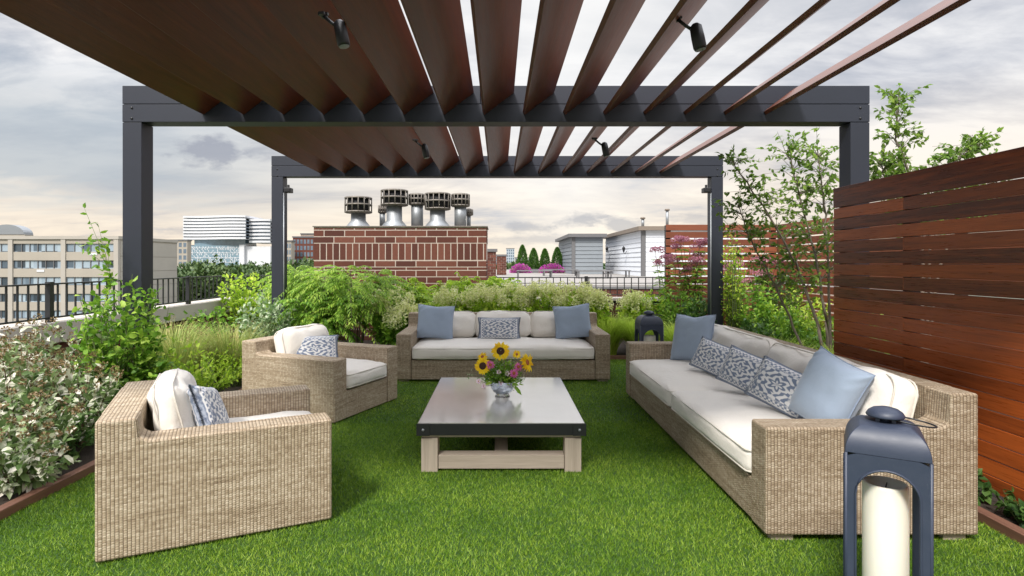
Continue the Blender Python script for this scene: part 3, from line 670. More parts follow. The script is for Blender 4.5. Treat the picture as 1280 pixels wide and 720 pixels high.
n=950; u=unit(rnd(n)); u[:,2]=np.abs(u[:,2])*1.0; rr=rng.uniform(.25,1,(n,1)); P=u*rr*np.array([.175,.13,.205]); P[:,2]-=.01
leaves('leaf_mass',P*.9,u+rnd(n,.4),rnd(n),rng.uniform(.02,.055,n),rng.uniform(.008,.022,n),M['L_mid'],G,OV)
sm=MB(); sp=[]
for k in range(34):
    uu=unit(rng.normal(size=3)); uu[2]=abs(uu[2]); tip=uu*np.array([.19,.13,.25])*rng.uniform(.7,1.05); sm.tube([(0,0,0),tuple(tip*.5+[0,0,.02]),tuple(tip)],.0013,3); sp.append(tip)
for tip in ((-.30,-.02,.05),(-.27,0,.07),(.12,-.05,-.06)): sm.tube([(0,0,0),(tip[0]*.5,0,.06),tip],.0013,3); sp.append(np.array(tip))
sm.build('stems',M['stem'],G)
Pp,o,nn=blobs(sp,8,(.02,.02,.02),.01); leaves('buds',Pp,o,nn,.02,.010,M['L_varieg'],G)
leaves('drooping_leaf',[(.10,-.08,-.02),(.08,-.09,.0),(-.09,-.08,.01)],[(.7,-.2,-.9),(.9,-.3,-.2),(-.8,-.3,-.3)],[(0,-1,.2)]*3,[.10,.06,.06],[.035,.03,.03],M['L_mid'],G,OV)

# ------------------------------------------------------------------ LANTERNS
def lantern(label,cl,loc,rz):
    t=thing('metal_lantern',label,'lantern',loc,rz,'dark metal candle lanterns'); w=.28; h=w/2; zs=.755; th=.008
    def panel(Mx):
        ow=h; iw=.104; z0=.075; zc=.60; iz=[]; 
        inner=[(-iw,z0),(-iw,.2),(-iw,.4),(-iw,zc)]+[(-iw*math.cos(a),zc+iw*1.0*math.sin(a)) for a in [PI*k/16 for k in range(1,16)]]+[(iw,zc),(iw,.4),(iw,.2),(iw,z0)]
        outer=[(-ow,.0),(-ow,.2),(-ow,.4),(-ow,zc)]
        for k in range(1,16):
            a=PI*k/16; dx,dz=-math.cos(a),math.sin(a); s=min(ow/max(abs(dx),1e-6),(zs-zc)/max(dz,1e-6)); outer.append((dx*s,zc+dz*s))
        outer+=[(ow,zc),(ow,.4),(ow,.2),(ow,0)]
        n=len(inner); v=[];f=[]
        for y in (-h,-h+th):
            v+=[(p[0],y,p[1]) for p in outer]+[(p[0],y,p[1]) for p in inner]
        for i in range(n):
            j=(i+1)%n
            f.append((i,j,n+j,n+i)); f.append((2*n+i,3*n+i,3*n+j,2*n+j)); f.append((n+i,n+j,3*n+j,3*n+i)); f.append((i,2*n+i,2*n+j,j))
        return v,f
    for k in range(4):
        v,f=panel(None); v=[(x*(.999 if k%2 else .97),y,z) for x,y,z in v]
        MB().add(v,f,M=Matrix.Rotation(R(90*k),4,'Z')).build('side_panel',M['lantern'],t,recalc=True)
    for k in range(4):
        rp=[(-.104,-h-.002,.075),(-.104,-h-.002,.35),(-.104,-h-.002,.60)]+[(-.104*math.cos(a),-h-.002,.60+.104*math.sin(a)) for a in [PI*q/14 for q in range(1,14)]]+[(.104,-h-.002,.60),(.104,-h-.002,.35),(.104,-h-.002,.075)]
        rr_=Matrix.Rotation(R(90*k),4,'Z'); MB().tube([rr_@Vector(p) for p in rp],.0045,6).build('arch_rim',M['lantern'],t)
    fr=MB()
    for sx in (-1,1):
        for sy in (-1,1): fr.tube([(sx*(h-.004),sy*(h-.004),0),(sx*(h-.004),sy*(h-.004),zs)],.0065,6)
    fr.build('frame',M['lantern'],t,bevel=0)
    MB().box(-h+.01,h-.01,-h+.01,h-.01,.0,.07).build('base',M['lantern'],t)
    # four-sided curved roof
    m=MB(); K=10; N=8; top=.048; prof=[]
    for i in range(K+1):
        a=PI/2*i/K; prof.append((top+(h-top)*math.cos(a)**.9 if i<K else top, zs+.002+.108*math.sin(a)))
    rings=[]; v=[];f=[]
    for (hw,z) in prof:
        for (sx,sy) in ((-1,-1),(1,-1),(1,1),(-1,1)): v.append((sx*hw,sy*hw,z))
    for i in range(K):
        for k in range(4): f.append((i*4+k,i*4+(k+1)%4,(i+1)*4+(k+1)%4,(i+1)*4+k))
    f.append((K*4,K*4+1,K*4+2,K*4+3)); m.add(v,f); m.build('roof',M['lantern'],t,bevel=.004)
    nk=MB()
    for k in range(4): a=R(45+90*k); nk.box(.038*math.cos(a)-.007,.038*math.cos(a)+.007,.038*math.sin(a)-.007,.038*math.sin(a)+.007,.862,.885)
    nk.lathe([(.022,.862),(.022,.886)],12); nk.build('neck',M['lantern'],t)
    MB().lathe([(.001,.884),(.066,.884),(.068,.889),(.060,.903),(.045,.914),(.02,.921),(.002,.922)],28).build('cap',M['lantern'],t)
    pts=[(.085+.085*math.cos(a),.0+.055*math.sin(a),.872-.012*math.cos(a)) for a in [2*PI*k/28 for k in range(28)]]
    hd=MB().tube(pts,.0035,6,closed=True).build('handle',M['black'],t); hd.rotation_euler=(0,0,R(8))
    c=thing('pillar_candle',cl,'candle',(loc[0],loc[1],loc[2]+.071),rz,'ivory pillar candles in the lanterns')
    MB().lathe([(.078,0),(.08,.01),(.08,.535),(.077,.545),(.069,.546),(.055,.53),(.03,.518),(.002,.515)],36).build('wax',M['candle'],c)
    MB().tube([(0,0,.515),(.003,0,.535),(.006,.002,.545)],.0025,5).build('wick',M['wick'],c)
    return t
aL=R(-31); FL=Vector((1.365,2.275,0)); cN=FL+Vector((math.cos(aL),math.sin(aL),0))*.14+Vector((-math.sin(aL),math.cos(aL),0))*.14
lantern('large navy metal lantern with arched openings in the right foreground','tall ivory pillar candle in the foreground lantern',cN,aL)
lantern('distant dark metal lantern behind the far arm of the long sofa','ivory pillar candle in the lantern behind the long sofa',Vector((1.83,7.04,0)),0)

# ------------------------------------------------------------------ CHIMNEY AND FLUES
CY0=11.0
t=thing('brick_chimney','wide red brick chimney block with pale mortar behind the back sofa','chimney',(0,CY0,0))
x0,x1,zt2=-3.54,-.245,2.19
MB().box(x0,x1,.0,.95,-.05,zt2).build('core',M['mortar'],t)
mb=MB(); zz=.0
def course(z0,z1,pr=.0,**k):
    bricks(mb,x0,x1,z0,z1,0,bl=.374,bh=.107,g=.018,pr=.003,dep=.02,**k)
course(0,1.42,.0); course(1.437,1.56-.02,-.0)
bricks(mb,x0,x1,1.565,1.875,0,bh=.107,g=.018,pr=.003,soldier=True,dep=.02)
course(1.892,2.17,.0)
Mr=Matrix.Translation((x1,.0,0))@Matrix.Rotation(R(90),4,'Z')
for (a,b,p) in ((0,1.56,.006),(1.892,2.17,.006)): bricks(mb,.03,.92,a,b,0,bl=.375,bh=.108,g=.017,pr=p,dep=.02,M4=Mr)
bricks(mb,.03,.92,1.565,1.875,0,bh=.108,g=.017,pr=-.002,soldier=True,dep=.02,M4=Mr)
mb.build('brickwork',M['brick'],t,recalc=True)
MB().box(x0-.02,x1+.025,-.025,.97,zt2,zt2+.022).build('coping',M['galv_dark'],t,bevel=.004)
def flue(label,pxl,pxr,cap_t,cap_b,nl,nr,base,Y,cone):
    s=Y/F; cx=((pxl+pxr)/2-CX)*s; zb=2.212; z=lambda py:H-(py-CY)*s
    r=(pxr-pxl)/2*s; rn=(nr-nl)/2*s; t=thing('chimney_flue',label,'chimney flue',(cx,Y,zb),0,'metal flues on the brick chimney')
    a,b=z(cap_b)-zb,z(cap_t)-zb
    m=MB(); 
    if cone: m.lathe([(rn*1.75,0),(rn*1.6,.03),(rn*1.02,.13),(rn*1.0,a+.02)],24)
    else: m.lathe([(rn,0),(rn,a+.02)],24)
    m.build('pipe',M['galv'],t)
    MB().lathe([(r*.82,a+.006),(r*.82,b-.012)],24).build('core',M['dark'],t)
    g=MB(); hh=b-a
    for zc_ in (a,a+hh*.47,b-.03): g.lathe([(r*.9,zc_),(r,zc_),(r,zc_+.028),(r*.9,zc_+.028)],28,cap=False)
    for k in range(14):
        q=2*PI*k/14; g.tube([(r*.97*math.cos(q),r*.97*math.sin(q),a),(r*.97*math.cos(q),r*.97*math.sin(q),b)],.012,4)
    g.build('cage',M['galv_dark'],t)
    MB().lathe([(r*.93,b-.004),(r*.93,b+.006),(r*.2,b+.03)],28).build('lid',M['galv_dark'],t)
    MB().lathe([(r*.9,a-.01),(r*.9,a+.004)],28).build('cage_floor',M['galv_dark'],t)
flue('leftmost metal flue, standing apart with a wide caged cap',431,465,247,266,440,458,281,11.45,True)
flue('tallest caged metal flue, second from the left in front',476,510,238,257,484,503,281,11.4,True)
flue('small flue half hidden behind the tallest one',473,483,257,266,475,482,281,11.85,False)
flue('slim straight flue between the two wide caged ones',511,532,243,256,516,531,281,11.55,False)
flue('wide caged flue in the right half of the cluster on a cone base',531,563,242,262,538,557,281,11.4,True)
flue('slim straight flue right of the wide caged pair',564,587,243,258,566,581,281,11.5,False)
flue('smallest flue at the right end of the chimney',581,591,262,269,583,588,281,11.8,False)

# ------------------------------------------------------------------ NEIGHBOURING ROOFS
o=MB().box(-6,14,17.3,60,-12,.84).build('neighbour_roof',M['roofing']); tag(o,'pale flat roof of the next building beyond the railing','roof')
t=thing('parapet_wall','brick parapet of the next roof seen through the back railing','parapet',(0,17,0))
MB().box(-6,10,.01,.28,-12,.74).build('wall',M['mortar_d'],t)
mb=MB(); bricks(mb,.2,7,.0,.73,0,bl=.22,bh=.07,g=.014); mb.build('brickwork',M['brick'],t)
MB().box(-6,10,-.04,.33,.741,.80).build('coping',M['trim'],t)
# low roof furniture seen through the rails
for k,(px,Y,w_) in enumerate(((668,26,1.6),(700,30,1.8),(742,25,1.5),(770,27,1.2))):
    p=at(px,345,Y); q=thing('patio_table',('low dark patio table on next roof, leftmost','low dark patio table on next roof, second from left','low dark patio table on next roof, third from left','low dark patio table on next roof, rightmost')[k],'table',(p.x,Y,.84),0,'dark patio tables on the next roof')
    MB().box(-w_/2,w_/2,-.4,.4,.30,.34).build('tabletop',M['trim'],q)
    for sx in (-1,1):
        for sy in (-1,1): MB().box(sx*(w_/2-.06)-.03,sx*(w_/2-.06)+.03,sy*.34-.03,sy*.34+.03,0,.299).build('leg',M['trim'],q)
def shed(label,xa,xb,ya,yb,zt_,wm,tm,fm):
    t=thing('roof_shed',label,'shed',(0,0,.84)); h=zt_-.84; n=9; st=(h-.28)/n
    MB().box(xa+.02,xb-.02,ya+.02,yb-.02,0,h-.2).build('wall',M[wm],t)
    sd=MB()
    for i in range(n):  # lapped siding boards, each leaning out at its foot
        z0=i*st; z1=z0+st-.012
        for (a,b,y,s) in ((xa+.18,xb,ya,-1),):
            sd.add([(a,y-.02,z0),(b,y-.02,z0),(b,y+.01,z1),(a,y+.01,z1),(b,y+.03,z0),(a,y+.03,z0)],[(0,1,2,3),(0,5,4,1)])
        sd.add([(xa-.02,ya+.18,z0),(xa-.02,yb,z0),(xa+.01,yb,z1),(xa+.01,ya+.18,z1),(xa+.03,yb,z0),(xa+.03,ya+.18,z0)],[(1,0,3,2),(0,1,4,5)])
    sd.build('siding',M[wm],t)
    MB().box(xa-.03,xa+.17,ya-.03,ya+.17,0,h-.21).build('corner_trim',M[tm],t)
    MB().box(xa-.25,xb+.2,ya-.25,yb+.2,h-.2,h).build('roof',M[fm],t)
    return t
shed('grey clapboard shed with dark trim on the next roof',4.41,6.25,34.7,42.7,2.72+.55,'siding_grey','trim','trim')
shed('white clapboard shed with tan roof edge and two wall lanterns',7.2,12.5,29,39,2.80+.55,'siding_white','trim','fascia')
for px,Y,lb in ((763,37.2,'black wall lantern farther along the white shed'),(784.5,32.2,'black wall lantern nearer the corner of white shed')):
    q=thing('wall_lantern',lb,'wall lantern',(7.12,Y,H-(312-CY)*Y/F),0,'black wall lanterns on the white shed')
    MB().lathe([(.03,-.16),(.08,.0),(.085,.05),(.11,.065),(.04,.16),(.015,.22)],8,c=(-.16,0,0)).build('lamp_body',M['black'],q)
    MB().tube([(0,0,-.08),(-.08,0,-.24),(-.16,0,-.16)],.02,6).build('arm',M['black'],q)
for px,py,lb,Y,hh in ((803.5,273,'short tan vent pipe on the corner of the white shed',29.6,.42),(834,263,'taller grey vent pipe behind the white shed corner',29.6,.85)):
    x=(px-CX)/F*Y; q=thing('vent_pipe',lb,'vent pipe',(x,Y,3.35))
    MB().tube([(0,0,0),(0,0,hh)],.075,8).build('pipe',M['galv'],q); MB().lathe([(.13,hh+.002),(.13,hh+.08),(.05,hh+.10)],10).build('cap',M['fascia'],q)
# planter with small evergreens and flowers
p=thing('planter_box','long dark planter below the row of evergreens','planter',(0,39,.84)); MB().box(1.0,6.9,0,.8,0,.26).build('box',M['trim'],p)
for px,w_,hh,lb in ((653,.74,1.78,'leftmost and tall of four clipped evergreens'),(667,.72,1.55,'second from left of four clipped evergreens'),(681,.72,1.52,'third from left of four clipped evergreens'),(696.5,.78,1.62,'rightmost of four clipped evergreens beside the grey shed')):
    x=(px-CX)/F*40.3; q=thing('evergreen_shrub',lb,'evergreen',(x,40.3,.84),0,'row of clipped evergreens on the next roof')
    MB().tube([(0,0,0),(0,0,.6)],.05,6).build('trunk',M['bark'],q); n=2600
    a=rng.uniform(0,2*PI,n); q_=rng.uniform(.02,1,n); rr=w_/2*np.sin(np.clip((1-q_)**.75,0,1)*PI/2)**.9*rng.uniform(.7,1.08,n); P=np.stack([rr*np.cos(a),rr*np.sin(a),.1+q_*hh],1)
    D=np.stack([np.cos(a)*.6,np.sin(a)*.6,np.ones(n)],1)+rnd(n,.3); leaves('foliage',P,D,rnd(n),.12,.05,M['L_ever'],q)
for px,w_,lb in ((651,1.1,'magenta flowers under the leftmost evergreens'),(690,1.4,'magenta flowers under the rightmost evergreens by grey shed')):
    x=(px-CX)/F*38.6; q=thing('flowering_plant',lb,'flowers',(x,38.6,.84),0,'magenta flowers on the next roof'); n=1300
    u=unit(rnd(n)); u[:,2]=np.abs(u[:,2]); P=u*np.array([w_/2*1.3,.4,.62])*rng.uniform(.5,1,(n,1))
    leaves('foliage',P[:500],u[:500],rnd(500),.10,.06,M['L_mid'],q); leaves('blossoms',P*1.03,u,rnd(n),.08,.07,M['f_magenta'],q)
# smaller chimneys behind on the party line
def small_chimney(label,px0,px1,py,Y):
    xa=(px0-CX)/F*Y; xb=(px1-CX)/F*Y; z=H-(py-CY)*Y/F; t=thing('brick_chimney',label,'chimney',((xa+xb)/2,Y,-12)); w=(xb-xa)/2; h=z+12
    MB().box(-w,w,.01,w*2,0,h).build('core',M['mortar_d'],t); mb=MB(); bricks(mb,-w,w,h-2.6,h-.12,0,bl=.24,bh=.08,g=.02); mb.build('brickwork',M['brick'],t)
    MB().box(-w-.05,w+.05,-.05,w*2+.05,h-.10,h).build('cap',M['trim'],t)
small_chimney('narrow brick chimney just right of the wide chimney block',608,620,311,20)
small_chimney('small brown chimney farther right near the horizon',621,633,318,32)

# ------------------------------------------------------------------ CITY
GZ=-12
# office block at left
D0=109; s=D0/F
t=thing('office_building','beige concrete office block with ribbon windows beyond the left railing','office building',(0,0,GZ))
xr=(148-CX)*s; xl=-150; zr=H+34*s-GZ; y1=(624-148)/(624-221)*D0
MB().box(xl,xr,D0+.5,y1,0,zr-.6).build('wall',M['conc'],t)
MB().box(xl-.2,xr+.15,D0-.2,y1+.2,zr-.6,zr).build('roof_edge',M['conc2'],t)
sh=3.16; bay=66*s
piers=MB(); x=xr-.0; k=0
while x>xl+50: MB().box(x-.85,x,D0-.12,D0+.5,0,zr-.6).build('pier',M['conc2'],t); x-=bay
sp_=MB()
for i in range(8):
    top=zr-1.45-i*sh
    if top<1: break
    sp_.box(xl,xr-.86,D0+.06,D0+.5,top-sh,top-1.55)
sp_.box(xl,xr-.86,D0+.06,D0+.5,zr-1.45,zr-.6); sp_.build('spandrel',M['conc'],t)
x=xr-.85; nb=0
def m_ribbon(pw):
    t_=NT('ribbon_window_glass'); v=t_.coord(); sp_=t_.n('ShaderNodeSeparateXYZ'); t_.l(v,sp_.inputs[0]); c1=t_.n('ShaderNodeCombineXYZ'); t_.l(t_.math('FLOOR',t_.math('DIVIDE',t_.math('ADD',sp_.outputs[0],1000*pw),pw)),c1.inputs[0]); t_.l(t_.math('FLOOR',t_.math('DIVIDE',sp_.outputs[2],3.16)),c1.inputs[1])
    wn=t_.n('ShaderNodeTexWhiteNoise'); t_.l(c1.outputs[0],wn.inputs[0]); c=t_.ramp(wn.outputs[0],[(.0,(.03,.045,.06)),(.35,(.09,.13,.17)),(.45,(.26,.33,.40)),(1,(.36,.44,.50))]); t_.pbsdf(c,.15,0,None,.7); return t_.m
span=bay-.85; pw=span/6; M['ribbon']=m_ribbon(pw)
while x>xl and nb<4:
    for i in range(7):
        top=zr-1.45-i*sh
        fr=MB(); fr.box(x-span,x,D0+.28,D0+.4,top-1.62,top-1.55); fr.box(x-span,x,D0+.28,D0+.4,top-.06,top)
        for j in range(7): q=x-span+j*pw; fr.box(max(q-.07,x-span),min(q+.07,x),D0+.16,D0+.4,top-1.55,top-.06)
        f_=fr.build('window',M['trim'],t); MB().box(x-span,x,D0+.30,D0+.38,top-1.549,top-.061).build('pane',M['ribbon'],f_)
        if (i*2+nb)%3==0: MB().box(x-span*.45-.5,x-span*.45+.9,D0-.02,D0+.05,top-2.2,top-1.75).build('air_conditioner',M['white_panel'],t)
    x-=bay; nb+=1
# blank end wall panel joints
pj=MB()
for i in range(1,6): pj.box(xr,xr+.12,D0+.5,y1-.1,zr-.9-i*2.9,zr-.9-i*2.9+2.82)
pj.build('end_panels',M['conc2'],t)
# dome roof structure beyond
p=at(8,293,150); t=thing('curved_roof_hall','pale curved roof structure beyond the office block at left edge','building',(p.x,150,GZ))
m=MB(); K=14; pts=[(4.6*math.cos(PI*k/K),(p.z-GZ)+2.6*math.sin(PI*k/K)) for k in range(K+1)]; m.prism(pts,0,3,smooth=False); m.build('roof',M['galv'],t)
MB().box(-4.7,4.7,.1,2.9,0,p.z-GZ-.01).build('wall',M['conc'],t)
# hospital
HD=390; s=HD/F; zz=lambda py:H-(py-CY)*s-GZ; xx=lambda px:(px-CX)*s
t=thing('hospital_building','large white curved hospital tower with banded windows in the distance','hospital',(0,HD,GZ))
def curve(px0,px1,amp,ph,n=26):
    return [(xx(px0)+(xx(px1)-xx(px0))*k/n, amp*math.sin(ph+PI*1.6*k/n)-amp) for k in range(n+1)]
def slab(name,cv,depth,z0,z1,mat,inset=0):
    n=len(cv); v=[(x,y+inset,z0) for x,y in cv]+[(x,depth,z0) for x,y in reversed(cv)]; N=len(v); v+= [(a,b,z1) for a,b,_ in v]
    f=[tuple(range(N-1,-1,-1)),tuple(range(N,2*N))]+[(i,(i+1)%N,(i+1)%N+N,i+N) for i in range(N)]
    return MB().add(v,f,smooth=False).build(name,M[mat],t)
cv=curve(230,311,3.2,.6)
slab('glazing',cv,24,zz(299),zz(273),'glass',.9)
nf=7; z0=zz(299); dz=(zz(272)-z0)/nf
for i in range(nf+1): slab('floor_band',cv,24.2,z0+i*dz-.2,z0+i*dz+1.15,'white_panel')
cv2=curve(272,303,1.2,.2,10); slab('penthouse',cv2,18,zz(273),zz(269),'trim',3)
cv3=curve(311,338,1.0,1.4,10); slab('glazing',cv3,22,zz(303),zz(277),'glass',1.2)
for i in range(7): slab('floor_band',cv3,22.2,zz(303)+i*(zz(276)-zz(303))/6-.2,zz(303)+i*(zz(276)-zz(303))/6+1.15,'white_panel',.3)
MB().box(xx(241),xx(305),2,20,zz(307),zz(299)-.3).build('recessed_floor',M['hglass'],t)
MB().box(xx(237),xx(306),-2,20,zz(330)-8,zz(307)).build('podium_glass',M['hglass'],t)
m=MB(); 
for i in range(9):
    for j in range(28):
        if rng.random()<.55:
            a=xx(238)+j*(xx(301)-xx(238))/28; b=zz(328)+i*(zz(308)-zz(328))/9; sk=rng.choice([-.5,.5]); m.add([(a,-2.1,b),(a+.45,-2.1,b),(a+.45+sk,-2.1,b+1.1),(a+sk,-2.1,b+1.1)],[(0,1,2,3)])
m.build('facade_fins',M['white_panel'],t)
MB().box(xx(301),xx(307),-2.5,18,0,zz(306)).build('stair_tower',M['white_panel'],t)
MB().box(xx(307.2),xx(338),0,18,0,zz(308)).build('podium_wing',M['white_panel'],t)
MB().box(xx(234),xx(237),-2.3,18,0,zz(306)).build('corner_pier',M['white_panel'],t)
m=MB()
for i in range(4): m.box(xx(237.2),xx(306),-2.12,-2.02,zz(328-i*6)-.12,zz(328-i*6)+.12)
m.build('podium_transoms',M['white_panel'],t)
def block(name,label,px0,px1,py,D,mat,rows=5,cols=6,glass='glass',cat='building',dep=20):
    s=D/F; xa=(px0-CX)*s; xb=(px1-CX)*s; h=H-(py-CY)*s-GZ; t=thing(name,label,cat,((xa+xb)/2,D,GZ)); w=(xb-xa)/2
    MB().box(-w,w,0,dep,0,h).build('wall',M[mat],t); MB().box(-w-.3,w+.3,-.3,dep+.3,h,h+.7).build('roof_edge',M['trim' if mat!='white_panel' else 'conc2'],t)
    cw=2*w/cols; rh=3.3
    for i in range(rows):
        for j in range(cols): MB().box(-w+j*cw+cw*.18,-w+(j+1)*cw-cw*.18,-.06,.06,h-1.0-(i+1)*rh+1.1,h-1.0-i*rh).build('window',M[glass],t)
    return t
block('parking_building','pale banded building left of the hospital',205,234,301,300,'conc',6,5,dep=4)
block('apartment_building','red brick building right of the back left post',366,392,297,300,'brick',6,6)
block('apartment_building','beige building just right of the back left post',352,364,302,290,'conc',5,4,dep=5)
block('apartment_building','brown block at the left side of the brick chimney',376,396,293,330,'mortar_d',6,5)
block('low_brick_building','low red brick building below the hospital',240,275,334,260,'brick',1,7)
block('office_tower','pale blue tower on the far skyline near evergreens',633,643,311,700,'shade',6,4)
for k,(a,b,c,d_) in enumerate(((598,612,322,650),(612,626,320,700),(643,668,322,900),(700,730,325,900))):
    block('skyline_block',('grey skyline block behind the chimney edge','tan skyline block left of the pale blue tower','low skyline block right of the pale blue tower','low skyline block behind the grey shed')[k],a,b,c,d_,('conc','mortar_d','conc2','conc')[k],4,6)
# far woods : one mass
def wood(label,px0,px1,Da,Db,n,hmin,hmax,lf):
    P=[];Dd=[]
    for i in range(n):
        Dq=rng.uniform(Da,Db); x=((rng.uniform(px0,px1))-CX)/F*Dq; h=rng.uniform(hmin,hmax); r=h*rng.uniform(.28,.42); m=1100
        u=unit(rnd(m)); lump=1+.25*np.sin(u[:,0]*7+i)*np.cos(u[:,2]*6+i*2); p=u*np.array([r,r,h*.42])*lump[:,None]*rng.uniform(.75,1.05,(m,1)); p+=[x,Dq,GZ+h*.58]; P.append(p); Dd.append(u)
    P=np.concatenate(P);Dd=np.concatenate(Dd);q=len(P)
    o=leaves('woodland',P,Dd+rnd(q,.6),Dd,lf*rng.uniform(.6,1.3,q),lf*.7,M['L_far'],None); tag(o,label,'trees',kind='stuff')
wood('dark green treetops between office block and hospital',215,400,130,230,60,10.5,13.6,1.0)
wood('distant treetops along the skyline beyond the chimneys',590,1100,300,600,60,10,13.5,2.4)

# ------------------------------------------------------------------ PLANTS
sil='silver-leaved perennials in the left bed'
spots=[(-3.30,4.02,.62,'silver-leaved plant at the kerb in the lower left corner'),(-3.72,4.45,.84,'tall silver-leaved plant at the left edge of the picture'),(-3.38,4.62,.70,'silver-leaved plant beside the nearest armchair back'),(-4.15,5.0,.9,'silver-leaved plant with brown heads below the left railing'),
 (-3.62,5.2,.86,'silver-leaved plant with brown heads left of the green shrub'),(-4.5,5.7,.9,'farthest silver-leaved plant under the railing'),(-3.12,3.72,.45,'lowest silver-leaved plant spilling over the dark soil'),(-4.3,5.35,.95,'silver-leaved plant reaching the railing at the left edge'),(-3.95,4.75,.80,'silver-leaved plant in the middle of the left bed')]
def seedheads(t,tips):
    P=tips[tips[:,2]>np.quantile(tips[:,2],.5)]
    for p in P:
        Pp,o,nn=blobs([p+[0,0,.035]],26,(.022,.022,.014),.01); leaves('seed_head',Pp,o,nn,.020,.014,M['f_rust'],t)
for (x,y,h,lb) in spots:
    shrub('silver_leaf_plant',lb,'plant',(x,y,.02),.34,.34,h,54,15,.075,.040,'L_silver',sil,.12,'brown_stem',OV,seedheads)
for k,(x,y,h) in enumerate(((-3.25,4.35,.4),(-3.2,5.0,.5),(-4.0,5.6,.6))):
    shrub('leafy_perennial',('low green plant beneath the silver leaves near the kerb','low green plant behind the nearest armchair','low green plant deep in the left bed')[k],'plant',(x,y,.02),.36,.36,h,40,14,.06,.022,'L_dark','green undergrowth in the left bed')
# shrub on the left post
tt_=shrub('climbing_shrub','dense green leafy shrub climbing the front left post','shrub',(-3.42,5.22,.02),.42,.34,1.42,140,20,.07,.045,'L_mid',None,.18,'stem',OV)
sm=MB(); P=[];D=[]
for (tx_,tz) in ((-.34,1.98),(-.22,1.85),(-.30,1.72),(-.12,1.68),(-.42,1.66)):
    c=[Vector((-.05,0,1.1)),Vector((-.12,0,1.45)),Vector((tx_,0,tz))]; sm.tube(c,.004,4,r1=.0015)
    for q in np.linspace(.25,1,14): p=c[0].lerp(c[1],q).lerp(c[1].lerp(c[2],q),q); P.append(tuple(p)); D.append(tuple(rng.normal(size=3)*.7+[-.3,0,.4]))
sm.build('shoots',M['stem'],tt_); n=len(P); leaves('shoot_leaves',P,D,rnd(n),.065,.035,M['L_mid'],tt_,OV)
shrub('leafy_perennial','bright green plant at the foot of the left post beside the armchair','plant',(-3.18,5.75,.02),.35,.3,.75,60,14,.06,.035,'L_bright','bright green fillers in the left bed',tm=OV)
# ornamental grasses
for k,(x,y,r,h) in enumerate(((-3.75,6.7,.55,.95),(-3.35,7.2,.5,.9),(-4.2,7.4,.5,.95))):
    grass_clump('ornamental_grass',('wispy green ornamental grass behind the nearest armchair','wispy green ornamental grass beside the second armchair','wispy green ornamental grass close to the left parapet')[k],(x,y,.02),r,h,900,'L_tan','wispy green ornamental grasses in the left bed',seeds=60)
for k,(x,y) in enumerate(((-3.2,6.35),(-3.5,7.7),(-3.15,6.9))):
    shrub('leafy_perennial',('fresh green plant at the kerb behind the nearest armchair','fresh green plant behind the second armchair','fresh green plant tight against the second armchair')[k],'plant',(x,y,.02),.34,.3,.52,60,14,.055,.02,'L_bright','fresh green plants along the left kerb')
shrub('variegated_shrub','pale variegated shrub between left bed and back left post','shrub',(-3.42,8.35,.02),.42,.35,1.12,110,16,.06,.04,'L_varieg',None,.25,tm=OV)
shrub('leafy_shrub','yellow-green shrub against the railing at the back left corner','shrub',(-4.45,10.3,.02),.6,.35,1.42,90,14,.085,.055,'L_bright',None,.4,tm=OV)
shrub('leafy_shrub','low green shrub along the left parapet near the corner','shrub',(-4.5,9.0,.02),.5,.5,.85,70,14,.075,.045,'L_mid',None,.2,tm=OV)
shrub('burgundy_shrub','dark red leaved shrub in front of the back left wall','shrub',(-3.25,9.6,.02),.7,.4,.85,90,12,.06,.035,'L_red',None,.25,'brown_stem',OV)
# sumacs
SG='feathery cut-leaf sumacs'
sumac('cutleaf_sumac','tall feathery sumac left of the brick chimney',(-3.05,9.75,.02),1.95,1.0,10,22,.62,'L_fern',SG)
sumac('cutleaf_sumac','big drooping feathery sumac in front of the chimney corner',(-2.30,9.35,.02),1.62,.95,11,24,.62,'L_fern',SG)
sumac('cutleaf_sumac','lower feathery sumac behind the second armchair',(-2.75,9.05,.02),1.15,.75,9,18,.5,'L_mid',SG)
sumac('cutleaf_sumac','feathery sumac hugging the back left post by the parapet',(-3.55,10.0,.02),1.55,.7,8,18,.5,'L_fern',SG)
# bright ferny row
FG='bright ferny plants before the brick chimney'
for k,(px,py,Y,r) in enumerate(((505,345,9.9,.6),(540,338,10.3,.65),(585,336,10.1,.65),(622,340,10.2,.5),(565,352,9.6,.55))):
    p=at(px,py,Y); sumac('ferny_shrub',('bright ferny shrub left of the back sofa','bright ferny shrub behind the left blue pillow','tall bright ferny shrub behind the middle of the back sofa','bright ferny shrub at the right end of the chimney','bright ferny shrub close behind the back sofa cushions')[k],(p.x,Y,.02),p.z+.05,r,11,13,.42,'L_bright',FG,14,.75,.02,ll=.085)
def plumes(sz,den,cnt=40):
    def f(t,tips):
        P=tips[tips[:,2]>np.quantile(tips[:,2],den)]; P=np.concatenate([P,P+[0,0,sz*.8]]); Pp,o,nn=blobs(P+[0,0,.03],cnt,(sz*.75,sz*.75,sz),.01); leaves('flower_heads',Pp,o,nn,.032,.026,M['f_cream'],t)
    return f
HG='cream flowering shrubs in the back bed'
